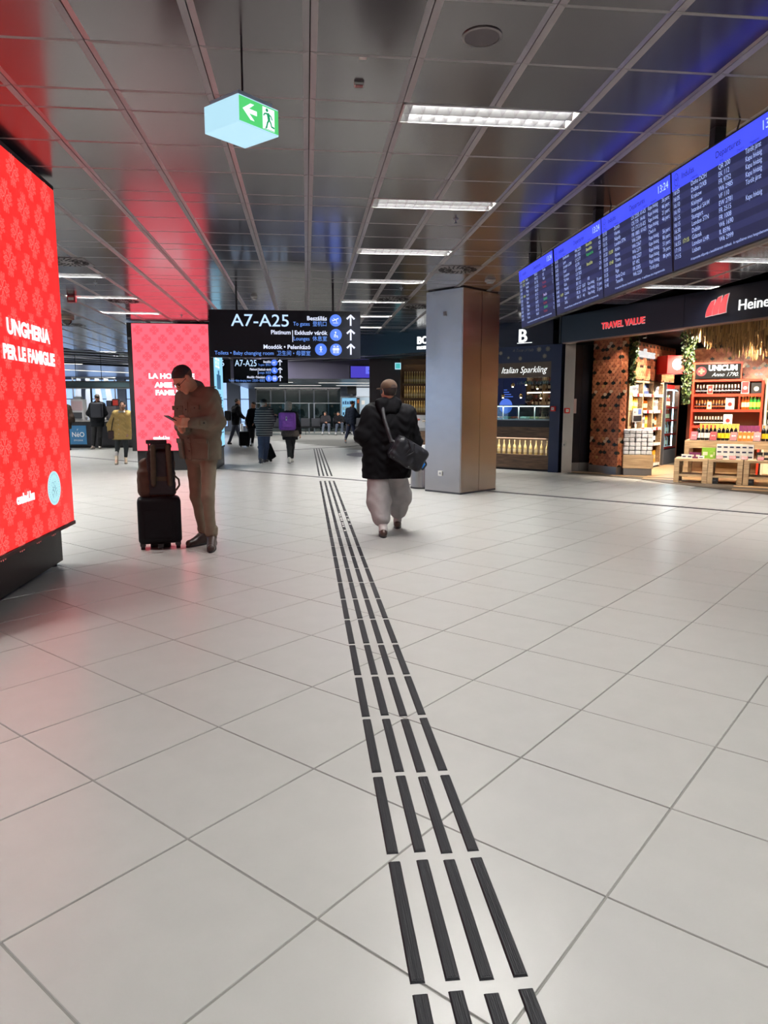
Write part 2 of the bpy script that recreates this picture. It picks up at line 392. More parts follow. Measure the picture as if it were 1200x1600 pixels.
# louvred luminaires, 1.19 m x 0.30 m, recessed between the panels
M_refl = mat('reflector', (240,240,242), .27, metal=1.); M_hous = mat('luminaire_white', (232,232,230), .5)
def luminaire(x, y, near):
    L, B = PS-.006, PS/4-.004
    t = thing('ceiling_light', '', 'ceiling light', (x, y, CEIL), 0, 'recessed louvre lights in the metal ceiling')
    g = G(); Hh = .11
    for a in ((-L,-L+.012,-B,B),(L-.012,L,-B,B),(-L,L,-B,-B+.008),(-L,L,B-.008,B)): g.box(*a, -.002, Hh)
    g.box(-L, L, -B, B, Hh, Hh+.01); g.build('housing', M_hous, t)
    if True:
        q = G(); q.add([(-L+.012,-.006,.0),(L-.012,-.006,.0),(L-.012,.006,.0),(-L+.012,.006,.0),(-L+.012,-.032,.055),(L-.012,-.032,.055),(L-.012,.032,.055),(-L+.012,.032,.055)],
              [(3,2,1,0),(4,5,6,7),(0,1,5,4),(1,2,6,5),(2,3,7,6),(3,0,4,7)]); q.build('centre_reflector', M_refl, t)
        q = G(); q.add([(-L+.012,-B+.009,.0),(L-.012,-B+.009,.0),(L-.012,-B+.034,.06),(-L+.012,-B+.034,.06),(-L+.012,B-.009,.0),(L-.012,B-.009,.0),(L-.012,B-.034,.06),(-L+.012,B-.034,.06)], [(0,1,2,3),(7,6,5,4)]); q.build('side_reflector', M_refl, t)
        if 'blade' not in luminaire.__dict__:
            b = G(); b.add([(-.002,-B/2+.008,.0),(.002,-B/2+.008,.0),(.002,B/2-.008,.0),(-.002,B/2-.008,.0),(-.02,-B/2+.004,.055),(.02,-B/2+.004,.055),(.02,B/2-.004,.055),(-.02,B/2-.004,.055)],
                 [(3,2,1,0),(4,5,6,7),(0,1,5,4),(1,2,6,5),(2,3,7,6),(3,0,4,7)]); luminaire.blade = b
        nb = 13
        for yy in (-B/2, B/2):
            if near > 1:
                if not hasattr(luminaire, 'bm'): luminaire.bm = luminaire.blade.mesh('louvre_blade', M_refl)
                for i in range(nb):
                    o = bpy.data.objects.new('louvre_blade', luminaire.bm); COL.objects.link(o); o.parent = t; o.location = (-L+.012+(i+.5)*(2*L-.024)/nb, yy, 0)
            else:
                q = G()
                for i in range(nb):
                    xo = -L+.012+(i+.5)*(2*L-.024)/nb; q.add([(a+xo, b+yy, c) for a, b, c in luminaire.blade.v], luminaire.blade.f)
                q.build('louvre', M_refl, t)
    gain = (2.0 if x < 0 else .88) if y < 4.5 else 1.15 if y < 9 else 1.75 if y < 15 else 2.3
    ld = bpy.data.lights.get('tube_lamp_%d' % (gain*100)) or bpy.data.lights.new('tube_lamp_%d' % (gain*100), 'AREA'); ld.shape = 'RECTANGLE'; ld.size = 2*L-.06; ld.size_y = 2*B-.04
    ld.energy = LAMP_W*gain; ld.color = LAMP_RGB
    lo = bpy.data.objects.new('tube_lamp', ld); COL.objects.link(lo); lo.parent = t; lo.location = (0, 0, .075)
    return t
ORD = ['first','second','third','fourth','fifth','sixth','seventh','eighth','ninth','tenth','eleventh','twelfth']
cntc = {}
for x, y in sorted(lights, key=lambda p: p[1]):
    c_ = round((x-1.2345)/(8*PS))
    if y > 17 and c_ == 0: x += PS
    if y > 21 and c_ == -1: x -= 4*PS*(1 if y < 22.5 else 1.25)
    vis = y > 4.5 and -.55*y < x < .68*y
    t = luminaire(x, y, (2 if y < 9.5 else 1) if y > 4 else 0)
    if vis:
        cntc[c_] = cntc.get(c_, 0)+1; o_ = ORD[min(cntc[c_]-1, 11)]
        col = {0:'the row above the guide strip', -1:'the row beyond the red display', 1:'the row behind the departure boards'}.get(c_, 'the row above the cafe')
        t['label'] = f'white louvred ceiling light, {o_} from the camera in {col}'
    else: t['label'] = 'white louvred ceiling light over the hall outside the picture'
# swirl air diffusers on panels
def vent(x, y, lab):
    t = thing('air_vent', lab, 'air vent', (x, y, CEIL), 0, 'swirl air vents in the ceiling')
    G().box(-.28,.28,-.28,.28,-.006,.0).build('plate', mat('vent_plate', (120,112,112), .3, metal=.8), t)
    g = G()
    for r0, r1, n_ in ((.19,.27,22),(.09,.17,14)):
        for i in range(n_):
            a = 2*PI*i/n_; d = Vector((math.cos(a+.35), math.sin(a+.35), 0)); c = Vector((math.cos(a), math.sin(a), 0))*(r0+r1)/2
            g.obox(c+Vector((0,0,-.008)), d*(r1-r0)/2, Vector((-d.y,d.x,0))*.009, (0,0,.004))
    g.build('slots', M_black, t)
for (x, y), lab in zip(vent_at, ('square air vent with a ring of black slots before the steel column','air vent left of the steel column, nearer one','air vent left of the steel column, farther one','air vent half hidden behind the big red display','air vent beside the lights over the pink display','air vent behind the departure boards','air vent far over the cafe side')):
    vent(x, y, lab)
# small things fixed to the ceiling
def sprinkler(x, y, lab):
    t = thing('sprinkler', lab, 'sprinkler', (x, y, CEIL), 0, 'sprinklers in the ceiling')
    G().lathe([(.03,0),(.03,-.006),(.008,-.008),(.008,-.035),(.004,-.035)], n=12).build('body', M_alu, t, smooth=True, fix=True)
    G().lathe([(.016,-.038),(.016,-.041),(.0,-.041)], n=12).build('deflector', M_dgrey, t, fix=True)
for x, y, l in ((1.548,7.503,'small sprinkler head between the first ceiling lights'),(1.55,11.748,'small sprinkler head just left of the steel column'),(-3.204,11.787,'small sprinkler head beyond the big red display'),(-2.55,15.6,'small sprinkler head over the pink display')): sprinkler(x, y, l)
t = thing('ceiling_speaker', 'round flush loudspeaker grille in the nearest ceiling panels', 'speaker', (.939,3.944,CEIL))
G().lathe([(.105,0),(.105,-.006),(.092,-.008),(.092,-.004),(.0,-.004)], n=28).build('ring', mat('vent_plate', (120,112,112)), t, smooth=True, fix=True)
G().lathe([(.09,-.004),(.09,-.007),(.0,-.007)], n=28).build('grille', mat('speaker_mesh', (92,86,86), .5, metal=.6, bump=.5, bscale=900), t, fix=True)
t = thing('smoke_detector', 'small white box detector with a red underside on the ceiling', 'detector', (.342,4.549,CEIL))
G().box(-.03,.03,-.02,.02,-.018,0).build('housing', M_white, t, bevel=.004); G().box(-.022,.022,-.021,.012,-.021,-.017).build('red_lens', mat('dark_red', (120,20,26), .3), t)
tag(G().box(-.022+.341,.022+.341,4.225,4.255,CEIL-.002,CEIL).build('ceiling_sticker', M_white), 'tiny pale sticker on the ceiling near the detector', 'sticker')
t = thing('motion_detector', 'square white detector above the steel column', 'detector', (2.782,10.862,CEIL))
G().box(-.07,.07,-.07,.07,-.03,0).build('base', M_white, t, bevel=.008); G().box(-.05,.05,-.05,.05,-.055,-.03).build('sensor', M_lgrey, t, bevel=.01)
t = thing('smoke_detector', 'round cream smoke detector above the hanging gate sign', 'detector', (-.866,12.873,CEIL))
G().lathe([(.06,0),(.06,-.02),(.045,-.03),(.045,-.05),(.02,-.06)], n=18).build('housing', M_white, t, smooth=True, fix=True)
t = thing('red_alarm_light', 'small red alarm light on the ceiling beside the left lights', 'alarm light', (-3.977,13.139,CEIL))
G().box(-.07,.07,-.05,.05,-.12,0).build('housing', mat('dark_red', (120,20,26)), t, bevel=.01); G().box(-.045,.045,-.052,-.05,-.08,-.035).build('lens', M_white, t)
t = thing('dome_camera', 'beige dome camera with a dark half globe on the ceiling', 'camera', (-5.009,16.118,CEIL))
G().lathe([(.15,0),(.15,-.05),(.11,-.07)], n=20).build('base', mat('beige', (170,155,140), .4), t, smooth=True, fix=True)
G().lathe([(.105,-.07),(.095,-.12),(.06,-.165),(.0,-.18)], n=20).build('dome', mat('smoked', (40,34,30), .1), t, smooth=True, fix=True)

# ---------------------------------------------------------------- far part of the hall
def baffle(a, b):
    a = Vector((*a, CEIL+.02)); b = Vector((*b, CEIL+.02)); d = (b-a).normalized()
    G().obox((a+b)/2, (b-a)/2, Vector((-d.y,d.x,0))*.13, (0,0,.02)).build('baffle', mat('baffle_grey', (84,84,90), .4, metal=.5), ceiling)
for k in range(6):
    s = 32.6+.4+k*1.62; baffle((-21.5, s-21.5), (-2.4-.0*k, s-2.4))
for k in range(3):
    s = 27.6+.3+k*1.5; baffle((-2.6, s+2.6), (6.5, s-6.5))
M_fceil = mat('far_ceiling', (150,156,178), .28, metal=.6)
g = G(); g.prism([(-21.9,21.9),(-21.9,46.9),(4,46.9),(-2.9,40)], (0,0,CEIL-.01), X, Y, Z, .03)
struct(g.build('ceiling_far', M_fceil, fix=True), 'smooth pale ceiling beside the far windows')
g = G().box(-3.6, 12, 30.1, 46.9, 2.62, 2.66); struct(g.build('ceiling_low', mat('low_ceiling', (120,128,148), .3, metal=.5)), 'lower grey ceiling over the waiting seats')
g = G().box(-3.6, 12, 30, 30.1, 2.62, CEIL+.17); struct(g.build('wall_bulkhead', mat('bulkhead', (112,108,134), .5)), 'grey-violet bulkhead above the waiting area')
M_line = mat('light_line', (255,252,240), emit=3)
def strip_lamp(t, L, W_, z, x=0.):
    ld = bpy.data.lights.new('strip_lamp', 'AREA'); ld.shape = 'RECTANGLE'; ld.size = L; ld.size_y = .1; ld.energy = W_; ld.color = LAMP_RGB
    lo = bpy.data.objects.new('strip_lamp', ld); COL.objects.link(lo); lo.parent = t; lo.location = (x, 0, z)
for i, (x0, x1, y) in enumerate(((-3,-.6,34),(.6,3.2,34.5),(-1.4,.8,38.5),(1.6,3.6,38.5),(-3,2.0,43.2),(3.6,5.2,36),(3.6,5.6,40))):
    t = thing('linear_light', ('thin light strip in the low ceiling before the seats','thin light strip in the low ceiling above the vending machine','thin light strip in the low ceiling above the row of seats','short light strip in the low ceiling by the lit panel','long light strip along the dark glass wall','thin light strip by the bar corner','farther thin light strip by the bar corner')[i], 'ceiling light', ((x0+x1)/2, y, 2.62), 0, 'thin light strips in the low ceiling')
    h = (x1-x0)/2; G().box(-h-.02,h+.02,-.07,.07,-.012,0).build('housing', M_alu, t); G().box(-h,h,-.05,.05,-.016,-.012).build('diffuser', M_line, t); strip_lamp(t, 2*h, 60*h, -.02)
for i, (a, b) in enumerate((((-13.5,35.5),(-8.2,41.5)),((-11.5,31.8),(-9.6,32.6)))):
    t = thing('linear_light', ('long slanting light strip over the cafe','short light strip over the cafe beside the red display')[i], 'ceiling light', (a[0], a[1], CEIL-.01), math.atan2(b[1]-a[1], b[0]-a[0]), 'light strips over the cafe')
    L = math.hypot(b[0]-a[0], b[1]-a[1]); G().box(-.02,L+.02,-.12,.12,-.015,0).build('housing', M_alu, t); G().box(0,L,-.09,.09,-.02,-.015).build('diffuser', M_line, t); strip_lamp(t, L, 45*L, -.024, L/2)
# added lamps between the baffles, put in to brighten the far hall
for i, (x, y) in enumerate(((-15,21.5),(-11.5,25.2),(-8,28.6),(-4.6,32.2),(-18,22.5),(-14,26.2),(-10.5,29.8),(-7,33.2),(.2,28.0),(-1.6,29.8))):
    t = thing('linear_light', 'added lamp between the dark ceiling baffles, brightening the far hall', 'ceiling light', (x, y, CEIL+.06), math.radians(45 if i < 8 else -45), 'added lamps between the ceiling baffles')
    G().box(-.6,.6,-.06,.06,0,.06).build('housing', M_alu, t); G().box(-.58,.58,-.045,.045,-.006,0).build('diffuser', M_line, t); strip_lamp(t, 1.1, 110 if i < 8 else 60, -.01)
# outer walls
for nm, a, lb in (('wall_left', (-22,-21.9,-9,8,-.2,3.6), 'pale side wall on the cafe side'), ('wall_left_sill', (-22,-21.9,8,47,-.2,.5), 'low wall under the side windows'), ('wall_left_head', (-22,-21.9,8,47,3.1,3.6), 'wall above the side windows'), ('wall_right', (15.9,16,-9,47,-.2,3.6), 'pale wall behind the shop'), ('wall_back', (-22,16,-9,-8.9,-.2,3.6), 'pale wall behind the photographer')):
    struct(G().box(*a).build(nm, M_whitewall), lb)
# window wall: solid piers, framed panes between
M_frame = mat('window_frame', (92,98,112), .4, metal=.6); M_pane = glass('window_pane', (226,238,255), .08)
wins = [(-21.9,-18),(-17.8,-13.9),(-13.35,-11.55),(-11.1,-8.6),(-8.4,-5.9),(-5.45,-4.9),(-4.15,-3.55)]
edges = [-21.9]+[v for p in wins for v in p]+[-3.05]
pier = [(edges[i], edges[i+1]) for i in range(0, len(edges), 2)]
g = G().box(-21.9,-3.05,46,46.4,3.2,3.5).box(-21.9,-3.05,46,46.4,-.1,.25)
for a, b in pier:
    if b-a > .01: g.box(a, b, 46, 46.4, .25, 3.2)
struct(g.build('wall_front', M_greywall), 'grey piers of the far window wall')
for i, (a, b) in enumerate(wins):
    q = G(); fr = .05
    q.box(a,a+fr,46.1,46.2,.25,3.2).box(b-fr,b,46.1,46.2,.25,3.2).box(a,b,46.1,46.2,.25,.3).box(a,b,46.1,46.2,3.15,3.2).box(a,b,46.1,46.2,1.95,2.0)
    nm = max(1, round((b-a)/1.3))
    for j in range(1, nm): xx = a+(b-a)*j/nm; q.box(xx-.03,xx+.03,46.1,46.2,.25,3.2)
    wo = q.build(f'window_{i+1}', M_frame); struct(wo, 'tall bright window in the far wall')
    for j in range(nm):
        for z0, z1 in ((.3,1.95),(2.0,3.15)): G().box(a+(b-a)*j/nm+.03, a+(b-a)*(j+1)/nm-.03, 46.14, 46.16, z0, z1).build('pane', M_pane, wo)
for i in range(6):                                          # side windows of the cafe hall
    y0 = 8+6.5*i; q = G().box(-22,-21.9,y0,y0+.5,.5,3.1)
    for k in range(5): q.box(-21.98,-21.92,y0+.5+1.5*k-.04,y0+.5+1.5*k+.04,.5,3.1)
    wo = q.build(f'window_{i+8}', M_frame); struct(wo, 'tall side window of the cafe hall')
    for k in range(4): G().box(-21.96,-21.94,y0+.54+1.5*k,y0+1.96+1.5*k,.5,3.1).build('pane', M_pane, wo)
# dark glass wall behind the seats
dg = G().box(-3.05,2.2,44.3,44.5,-.1,2.62); dgo = dg.build('wall_dark_glass', mat('dark_wall_core', (18,22,26), .4)); struct(dgo, 'dark glazed wall behind the seats')
for i in range(6):
    x0 = -3.0+i*.87; G().box(x0+.04,x0+.83,44.22,44.3,.05,2.58).build('panel', mat('dark_green_glass', (22,28,28), .12, spec=.5), dgo)
    G().box(x0-.04,x0+.04,44.16,44.3,0,2.6).build('mullion', mat('mullion_dark', (26,32,42), .4), dgo)
struct(G().box(2.0,9,42,42.2,-.1,2.62).build('wall_vending', M_greywall), 'blue-grey wall behind the vending machine')
# steel column, turned 45 degrees to the hall
ca = frame((2.5,11.45), math.radians(40)); sc = thing('steel_column', 'square column clad in brushed steel sheets', 'column', (2.5,11.45,0), math.radians(40))
sc['kind'] = 'structure'
LW, RW = .76, 1.0                                           # seen sides
G().box(.02,RW-.02,.02,LW-.02,0,CEIL).build('core', M_black, sc)
G().box(-.004,.012,.012,LW,.03,CEIL-.02).build('steel_sheet', M_steel, sc)
for a, b in ((.004,.497),(.506,RW)): G().box(a,b,-.004,.012,.03,CEIL-.02).build('steel_sheet', M_steel, sc)
G().box(RW-.012,RW+.004,.0,LW,.03,CEIL-.02).build('steel_sheet', M_steel, sc); G().box(0,RW,LW-.012,LW+.004,.03,CEIL-.02).build('steel_sheet', M_steel, sc)
G().box(-.0,RW,-.0,LW,0,.03).build('foot_trim', M_dgrey, sc)
def socket(loc, rz, lab):
    t = thing('power_socket', lab, 'power socket', loc, rz); G().box(-.045,.045,-.012,0,-.045,.045).build('plate', M_white, t, bevel=.004)
    q = G(); q.tube((0,-.0125,0),(0,-.016,0),.022,.022,16); q.build('recess', M_lgrey, t)
    q = G(); q.tube((-.009,-.0165,0),(-.009,-.018,0),.003,.003,8); q.tube((.009,-.0165,0),(.009,-.018,0),.003,.003,8); q.build('holes', M_black, t)
p = ca(-.004,.42); socket((p[0],p[1],.33), math.radians(40-90), 'white power socket low on the steel column')
p = ca(-.004,.36); o = thing('small_plate', 'small pale plate high on the steel column', 'plate', (p[0],p[1],2.93), math.radians(-50)); G().box(-.03,.03,-.012,0,-.035,.035).build('plate', M_lgrey, o, bevel=.004)

# ---------------------------------------------------------------- big LED totems
M_ledred = mat('led_red', (250,42,40), .4, emit=1.15)
M_motifA = mat('led_motif_red', (255,124,118), .4, emit=.95)
M_ledpink = mat('led_pink', (255,93,110), .4, emit=1.45)
M_motifB = mat('led_motif_rose', (216,46,66), .4, emit=1.2)
M_txt = mat('led_white', (235,250,255), emit=1.5)
M_seal = mat('led_pale_blue', (180,232,240), emit=1.1)
M_cyan = mat('led_cyan', (140,205,235), emit=1.2)
def teardrop(a0, r0, r1, wd, n=9):
    """outline of a petal from radius r0 to r1 along angle a0"""
    L = []; R = []
    for i in range(n):
        t = i/(n-1); r = r0+(r1-r0)*t; h = wd*math.sin(PI*t**.8)
        L.append((r, h)); R.append((r, -h))
    pts = L+R[::-1]; c, s = math.cos(a0), math.sin(a0)
    return [(x*c-y*s, x*s+y*c) for x, y in pts]
def spiral(cx, cy, r, a0, sg, n=9): return [(cx+r*(1-.75*i/n)*math.cos(a0+sg*i*.85), cy+r*(1-.75*i/n)*math.sin(a0+sg*i*.85)) for i in range(n)]
def motif(g, o, u, v, R, wd):
    for q in range(4):
        a = PI/4+q*PI/2
        g.ribbon(teardrop(a, R*.1, R*.72, R*.2), o, u, v, wd, closed=True)            # heart petals on the diagonals
        for sg in (-1,1):
            g.ribbon(spiral(R*.62*math.cos(a+sg*.33), R*.62*math.sin(a+sg*.33), R*.17, a, sg), o, u, v, wd)
        a = q*PI/2
        g.ribbon(teardrop(a, R*.16, R*.98, R*.17), o, u, v, wd, closed=True)          # tulip
        g.ribbon(teardrop(a, R*.45, R*.8, R*.08), o, u, v, wd, closed=True)
        for sg in (-1,1):
            g.ribbon(spiral(R*.9*math.cos(a+sg*.36), R*.9*math.sin(a+sg*.36), R*.12, a+PI, sg), o, u, v, wd)
# near totem: long side faces the strip
tA = thing('display_totem', 'big red lit display with white UNGHERIA PER LE FAMIGLIE lettering on a black plinth', 'display', (-2.12,6.68,0))
def la(x, y, z): return (x+2.12, y-6.68, z)
y0, y1, z0, z1 = 4.25, 6.68, .37, 3.285
G().box(-.62,0,y0-6.68,0,z0,z1).build('housing', M_black, tA)
G().box(.0,.006,y0-6.68+.03,-.02,z0+.035,z1-.04).build('screen', M_ledred, tA)
G().box(-.002,.012,y0-6.68,0,z0,z0+.03).build('frame_rail', mat('rail_dark_red', (70,12,14), .4), tA)
g = G().box(-.5,-.12,y0-6.68+.1,.0,.03,z0); g.build('plinth', M_plinth, tA, bevel=.004)
for yy in (-.12,-2.2): 
    q = G(); q.tube((-.16,yy,0),(-.16,yy,.03),.025,.02,10); q.build('foot', M_dgrey, tA)
g = G(); R = .125
for j in range(13):
    for i in range(9):
        yy = 6.452-6.68-.335*i+(.1675 if j % 2 else 0); zz = 3.135-.222*j
        if -2.4 < yy < -.13 and .47 < zz < 3.2: motif(g, (.0075,yy,zz), Y, Z, R*.95, .0045)
g.build('printed_motifs', M_motifA, tA, kind='stuff', label='folk flower motifs in paler red')
text(tA, 'UNGHERIA', .148, la(-2.111,5.89,1.945), Y, Z, M_txt, align='CENTER', bold=.007, va='BOTTOM_BASELINE', sx=1.16)
text(tA, 'PER LE FAMIGLIE', .136, la(-2.111,5.89,1.765), Y, Z, M_txt, align='CENTER', bold=.007, va='BOTTOM_BASELINE', sx=1.05)
text(tA, 'csalad.hu', .095, la(-2.111,5.585,.715), Y, Z, M_txt, align='CENTER', bold=.006, va='BOTTOM_BASELINE')
sc_ = (6.2-6.68, .748)
g = G(); g.prism([(.152*math.cos(2*PI*i/40), .142*math.sin(2*PI*i/40)) for i in range(40)], (.008,sc_[0],sc_[1]), Y, Z, X, .001); g.build('seal', M_seal, tA)
g = G(); o_ = (.0095,sc_[0],sc_[1])
for r_, n_ in ((.118,34),(.075,16)):
    for i in range(n_):
        a = 2*PI*i/n_; c, s = math.cos(a), math.sin(a); g.ribbon([(r_*c*.97, r_*s*.97),(r_*c*1.06, r_*s*1.06)], o_, Y, Z, .006)
for cx, cz, r_ in ((-.03,.03,.022),(.02,.035,.02),(.0,-.01,.018),(-.04,-.03,.02),(.045,-.02,.018)):
    g.ribbon([(cx+r_*math.cos(2*PI*i/14), cz+r_*math.sin(2*PI*i/14)) for i in range(14)], o_, Y, Z, .004, closed=True)
    g.ribbon([(cx,cz-r_),(cx-.01,cz-r_-.035)], o_, Y, Z, .004); g.ribbon([(cx,cz-r_),(cx+.012,cz-r_-.035)], o_, Y, Z, .004)
g.build('seal_print', mat('seal_grey', (110,150,165), emit=.8), tA)
# far totem, square in plan; pink screen to the front, pale blue one on its side
tB = thing('display_totem', 'pink lit display with white French lettering behind the man with the phone', 'display', (-3.93,16.7,0))
bw = 1.86; zb, zt = .45, 3.29
G().box(0,bw,0,1.8,zb-.0,zt).build('housing', M_black, tB)
G().box(.105,bw-.09,-.006,0,zb+.008,zt-.02).build('screen', M_ledpink, tB)
G().box(bw,bw+.006,.06,1.74,zb+.05,zt-.02).build('side_screen', M_cyan, tB, label='pale blue timetable screen on the side')
G().box(.09,bw-.02,.06,1.74,0,zb).build('plinth', M_plinth, tB)
G().box(.02,.075,-.012,0,2.92,2.97).build('sensor', M_lgrey, tB)
g = G()
for j in range(15):
    for i in range(6):
        xx = .24+.355*i+(.1775 if j % 2 else 0); zz = 3.13-.192*j
        if .2 < xx < bw-.19 and zb+.12 < zz < zt-.13: motif(g, (xx,-.0075,zz), X, Z, .105, .005)
g.build('printed_motifs', M_motifB, tB, kind='stuff', label='folk flower motifs in darker rose')
for s_, x_, z_ in (('LA HONGRIE',-3.50,2.075),('AMIE DES',-3.37,1.88),('FAMILLES',-3.37,1.71)):
    text(tB, s_, .15, (x_+3.93,-.009,z_), X, Z, M_txt, bold=.008, va='BOTTOM_BASELINE', sx=1.14)
text(tB, 'csalad.hu', .1, (-3.28+3.93,-.009,.715), X, Z, M_txt, align='CENTER', bold=.005, va='BOTTOM_BASELINE')
M_cdark = mat('led_steel_blue', (52,110,150), emit=.8)
g = G()
for i in range(15): g.box(bw+.007,bw+.0085,.2,1.2+.4*((i*7) % 3)/2,1.72-.065*i,1.75-.065*i)
g.box(bw+.007,bw+.0085,.5,1.25,1.86,2.2); g.box(bw+.007,bw+.0085,.75,1.0,2.2,2.3); g.build('timetable_print', M_cdark, tB)
text(tB, 'EZ EZ', .3, (bw+.008,.3,2.36), Y, Z, M_txt, bold=.006, va='BOTTOM_BASELINE')

# ---------------------------------------------------------------- hanging gate signs
M_sign = mat('sign_charcoal', (21,24,33), .4, spec=.25, vary=.05)
M_sblue = mat('sign_blue', (82,128,255), emit=1.05)
M_stext = mat('sign_pale_blue', (190,220,255), emit=1.15)
M_swhite = mat('sign_white', (225,232,255), emit=1.1)
M_sbtxt = mat('sign_blue_text', (110,160,255), emit=1.05)
def disc_(g, c, r, y, mi=0, n=28): g.prism([(r*math.cos(2*PI*i/n), r*math.sin(2*PI*i/n)) for i in range(n)], (c[0],y,c[1]), X, Z, -Y, .002, mi)
def gate_sign(label, x0, x1, yy, z0, z1, rods, dx, s=1., extra=False):
    sq = lambda x: .738+(x-.738)*s
    t = thing('gate_sign', label, 'sign', (x0, yy, z0), 0)
    Wd, Hh = x1-x0, z1-z0
    G().box(0,Wd,0,.09,0,Hh).build('panel', M_sign, t, bevel=.006)
    for r in rods:
        q = G(); q.tube((r-x0,.045,Hh),(r-x0,.045,CEIL-z0),.018,.018,10); q.build('rod', M_black, t)
    T = lambda body, sz, x, z, m, al='RIGHT', b=.0, sx=1.: text(t, body, sz, (dx+sq(x)-x0, -.004, z-2.22), X, Z, m, align=al, bold=b, va='BOTTOM_BASELINE', sx=sx*s)
    T('A7-A25', .268, -.24, 2.712, M_stext, b=.001, sx=1.1)
    T('Beszállás', .092, .355, 2.815, M_swhite, b=.002); T('To gates  登机口', .086, .355, 2.728, M_sbtxt, sx=.9)
    T('Platinum', .092, -.228, 2.590, M_swhite, b=.002); T('Exkluzív várók', .09, .355, 2.588, M_swhite, b=.002)
    T('Lounges  休息室', .086, .355, 2.495, M_sbtxt, sx=.92)
    T('Mosdók • Pelenkázó', .092, .085, 2.36, M_swhite, b=.002); T('Toilets • Baby changing room  卫生间 • 母婴室', .084, .085, 2.262, M_sbtxt, sx=.94)
    o = lambda x, z: (dx+sq(x)-x0, z-2.22)
    g = G(); a, b = o(-.2,2.47); g.box(a-.005,a+.005,-.004,-.001,b,b+.185); g.build('divider', M_swhite, t)
    for (cx, cz), kind in (((.494,2.817),'plane'),((.497,2.588),'seat'),((.496,2.354),'pair'),((.252,2.356),'baby')):
        c = o(cx, cz); g = G(); disc_(g, c, .095, -.001); ic = g.build('pictogram_disc', M_sblue, t)
        g = G(); u = lambda *p: [(c[0]+q[0]*.095, c[1]+q[1]*.095) for q in p]
        def line(pts, w_): g.ribbon(u(*pts), (0,-.0045,0), X, Z, w_*.095)
        if kind == 'plane': line([(-.55,-.1),(.5,.35)], .16); line([(-.1,.1),(-.35,.32)], .13); line([(.05,.15),(.2,-.25)], .13); line([(-.5,-.05),(-.6,.15)], .1); line([(-.45,-.42),(.45,-.42)], .09)
        elif kind == 'seat': line([(-.05,.2),(-.1,-.15),(.25,-.15),(.3,-.5)], .16); line([(-.25,.1),(-.3,-.35),(.1,-.35)], .1); disc_(g, (c[0]-.005, c[1]+.04), .014, -.0035)
        elif kind == 'pair':
            for sx in (-.3,.3):
                line([(sx,.3),(sx,-.1)], .3); line([(sx-.1,-.1),(sx-.1,-.6)], .11); line([(sx+.1,-.1),(sx+.1,-.6)], .11); line([(sx-.22,.25),(sx-.25,-.1)], .09); line([(sx+.22,.25),(sx+.25,-.1)], .09); disc_(g, (c[0]+sx*.095, c[1]+.052), .012, -.0035)
            line([(0,.6),(0,-.65)], .05)
        else: line([(0,.15),(0,-.2)], .22); line([(-.3,.05),(.3,.05)], .1); line([(-.18,-.5),(0,-.2),(.18,-.5)], .1); disc_(g, (c[0], c[1]+.035), .016, -.0035)
        g.build('pictogram', M_swhite, ic)
    for cz in (2.82,2.59,2.36):
        c = o(.738,cz); g = G(); f = lambda *p: [(c[0]+q[0], c[1]+q[1]) for q in p]
        g.ribbon(f((0,-.085),(0,.075)), (0,-.004,0), X, Z, .026); g.ribbon(f((-.062,.02),(0,.08),(.062,.02)), (0,-.0045,0), X, Z, .03); g.build('arrow', M_swhite, t)
    return t
gate_sign('hanging charcoal gate sign A7-A25 with three arrows, nearer and larger of two', -1.515, .896, 11.86, 2.22, 2.965, (-1.083,.455), 0)
s2 = gate_sign('second gate sign A7-A25 hanging lower behind the large one', -2.14, -.53, 22.0, 2.165, 2.86, (-1.9,-.8), -1.5, .7)
s2b = thing('gate_sign', 'dark gate sign ending in A6 beside the far gate sign', 'sign', (-3.7,22.0,2.165))
G().box(0,1.47,0,.09,0,.69).build('panel', M_sign, s2b, bevel=.006); text(s2b, 'A1-A6', .262, (1.3,-.004,.49), X, Z, M_stext, align='RIGHT', va='BOTTOM_BASELINE', sx=.96)
q = G(); q.tube((.5,.045,.69),(.5,.045,CEIL-2.165),.018,.018,10); q.build('rod', M_black, s2b)

# ---------------------------------------------------------------- exit light cube on a cable
ex = thing('exit_light', 'lit white exit light box with a green running man panel hanging on a cable', 'exit sign', (-.314,4.05,2.83), math.radians(45))
hs = .136; Hz = .133
M_lit = mat('lit_acrylic', (184,230,248), emit=1.0); M_green = mat('exit_green', (88,214,120), emit=1.0)
G().box(-hs,hs,-hs,hs,0,Hz).build('lamp_box', M_lit, ex, bevel=.004)
G().box(-hs+.022,hs-.022,-hs+.022,hs-.022,Hz,Hz+.03).build('mount', mat('mount_grey', (176,172,186), .5), ex, bevel=.002)
G().box(-hs+.005,hs-.005,-hs-.003,-hs-.0005,.008,Hz-.008).build('green_panel', M_green, ex)
q = G(); q.tube((.02,.01,Hz+.03),(.02,.01,CEIL-2.83),.0055,.0055,8); q.build('cable', M_black, ex)
yp = -hs-.0035
g = G(); g.prism([(-.11,.07),(-.06,.105),(-.035,.105),(-.07,.078),(-.018,.078),(-.018,.057),(-.07,.057),(-.035,.028),(-.06,.028)][::-1], (0,yp,0), X, Z, -Y, .001); g.build('arrow', M_txt, ex)
g = G().box(.022,.102,yp-.001,yp,.012,.118); g.build('door_field', M_txt, ex)
g = G(); yq = yp-.002; L = lambda pts, w_: g.ribbon(pts, (0,yq,0), X, Z, w_)
g.prism([(.05+.009*math.cos(2*PI*i/14), .106+.009*math.sin(2*PI*i/14)) for i in range(14)], (0,yq,0), X, Z, -Y, .0005)
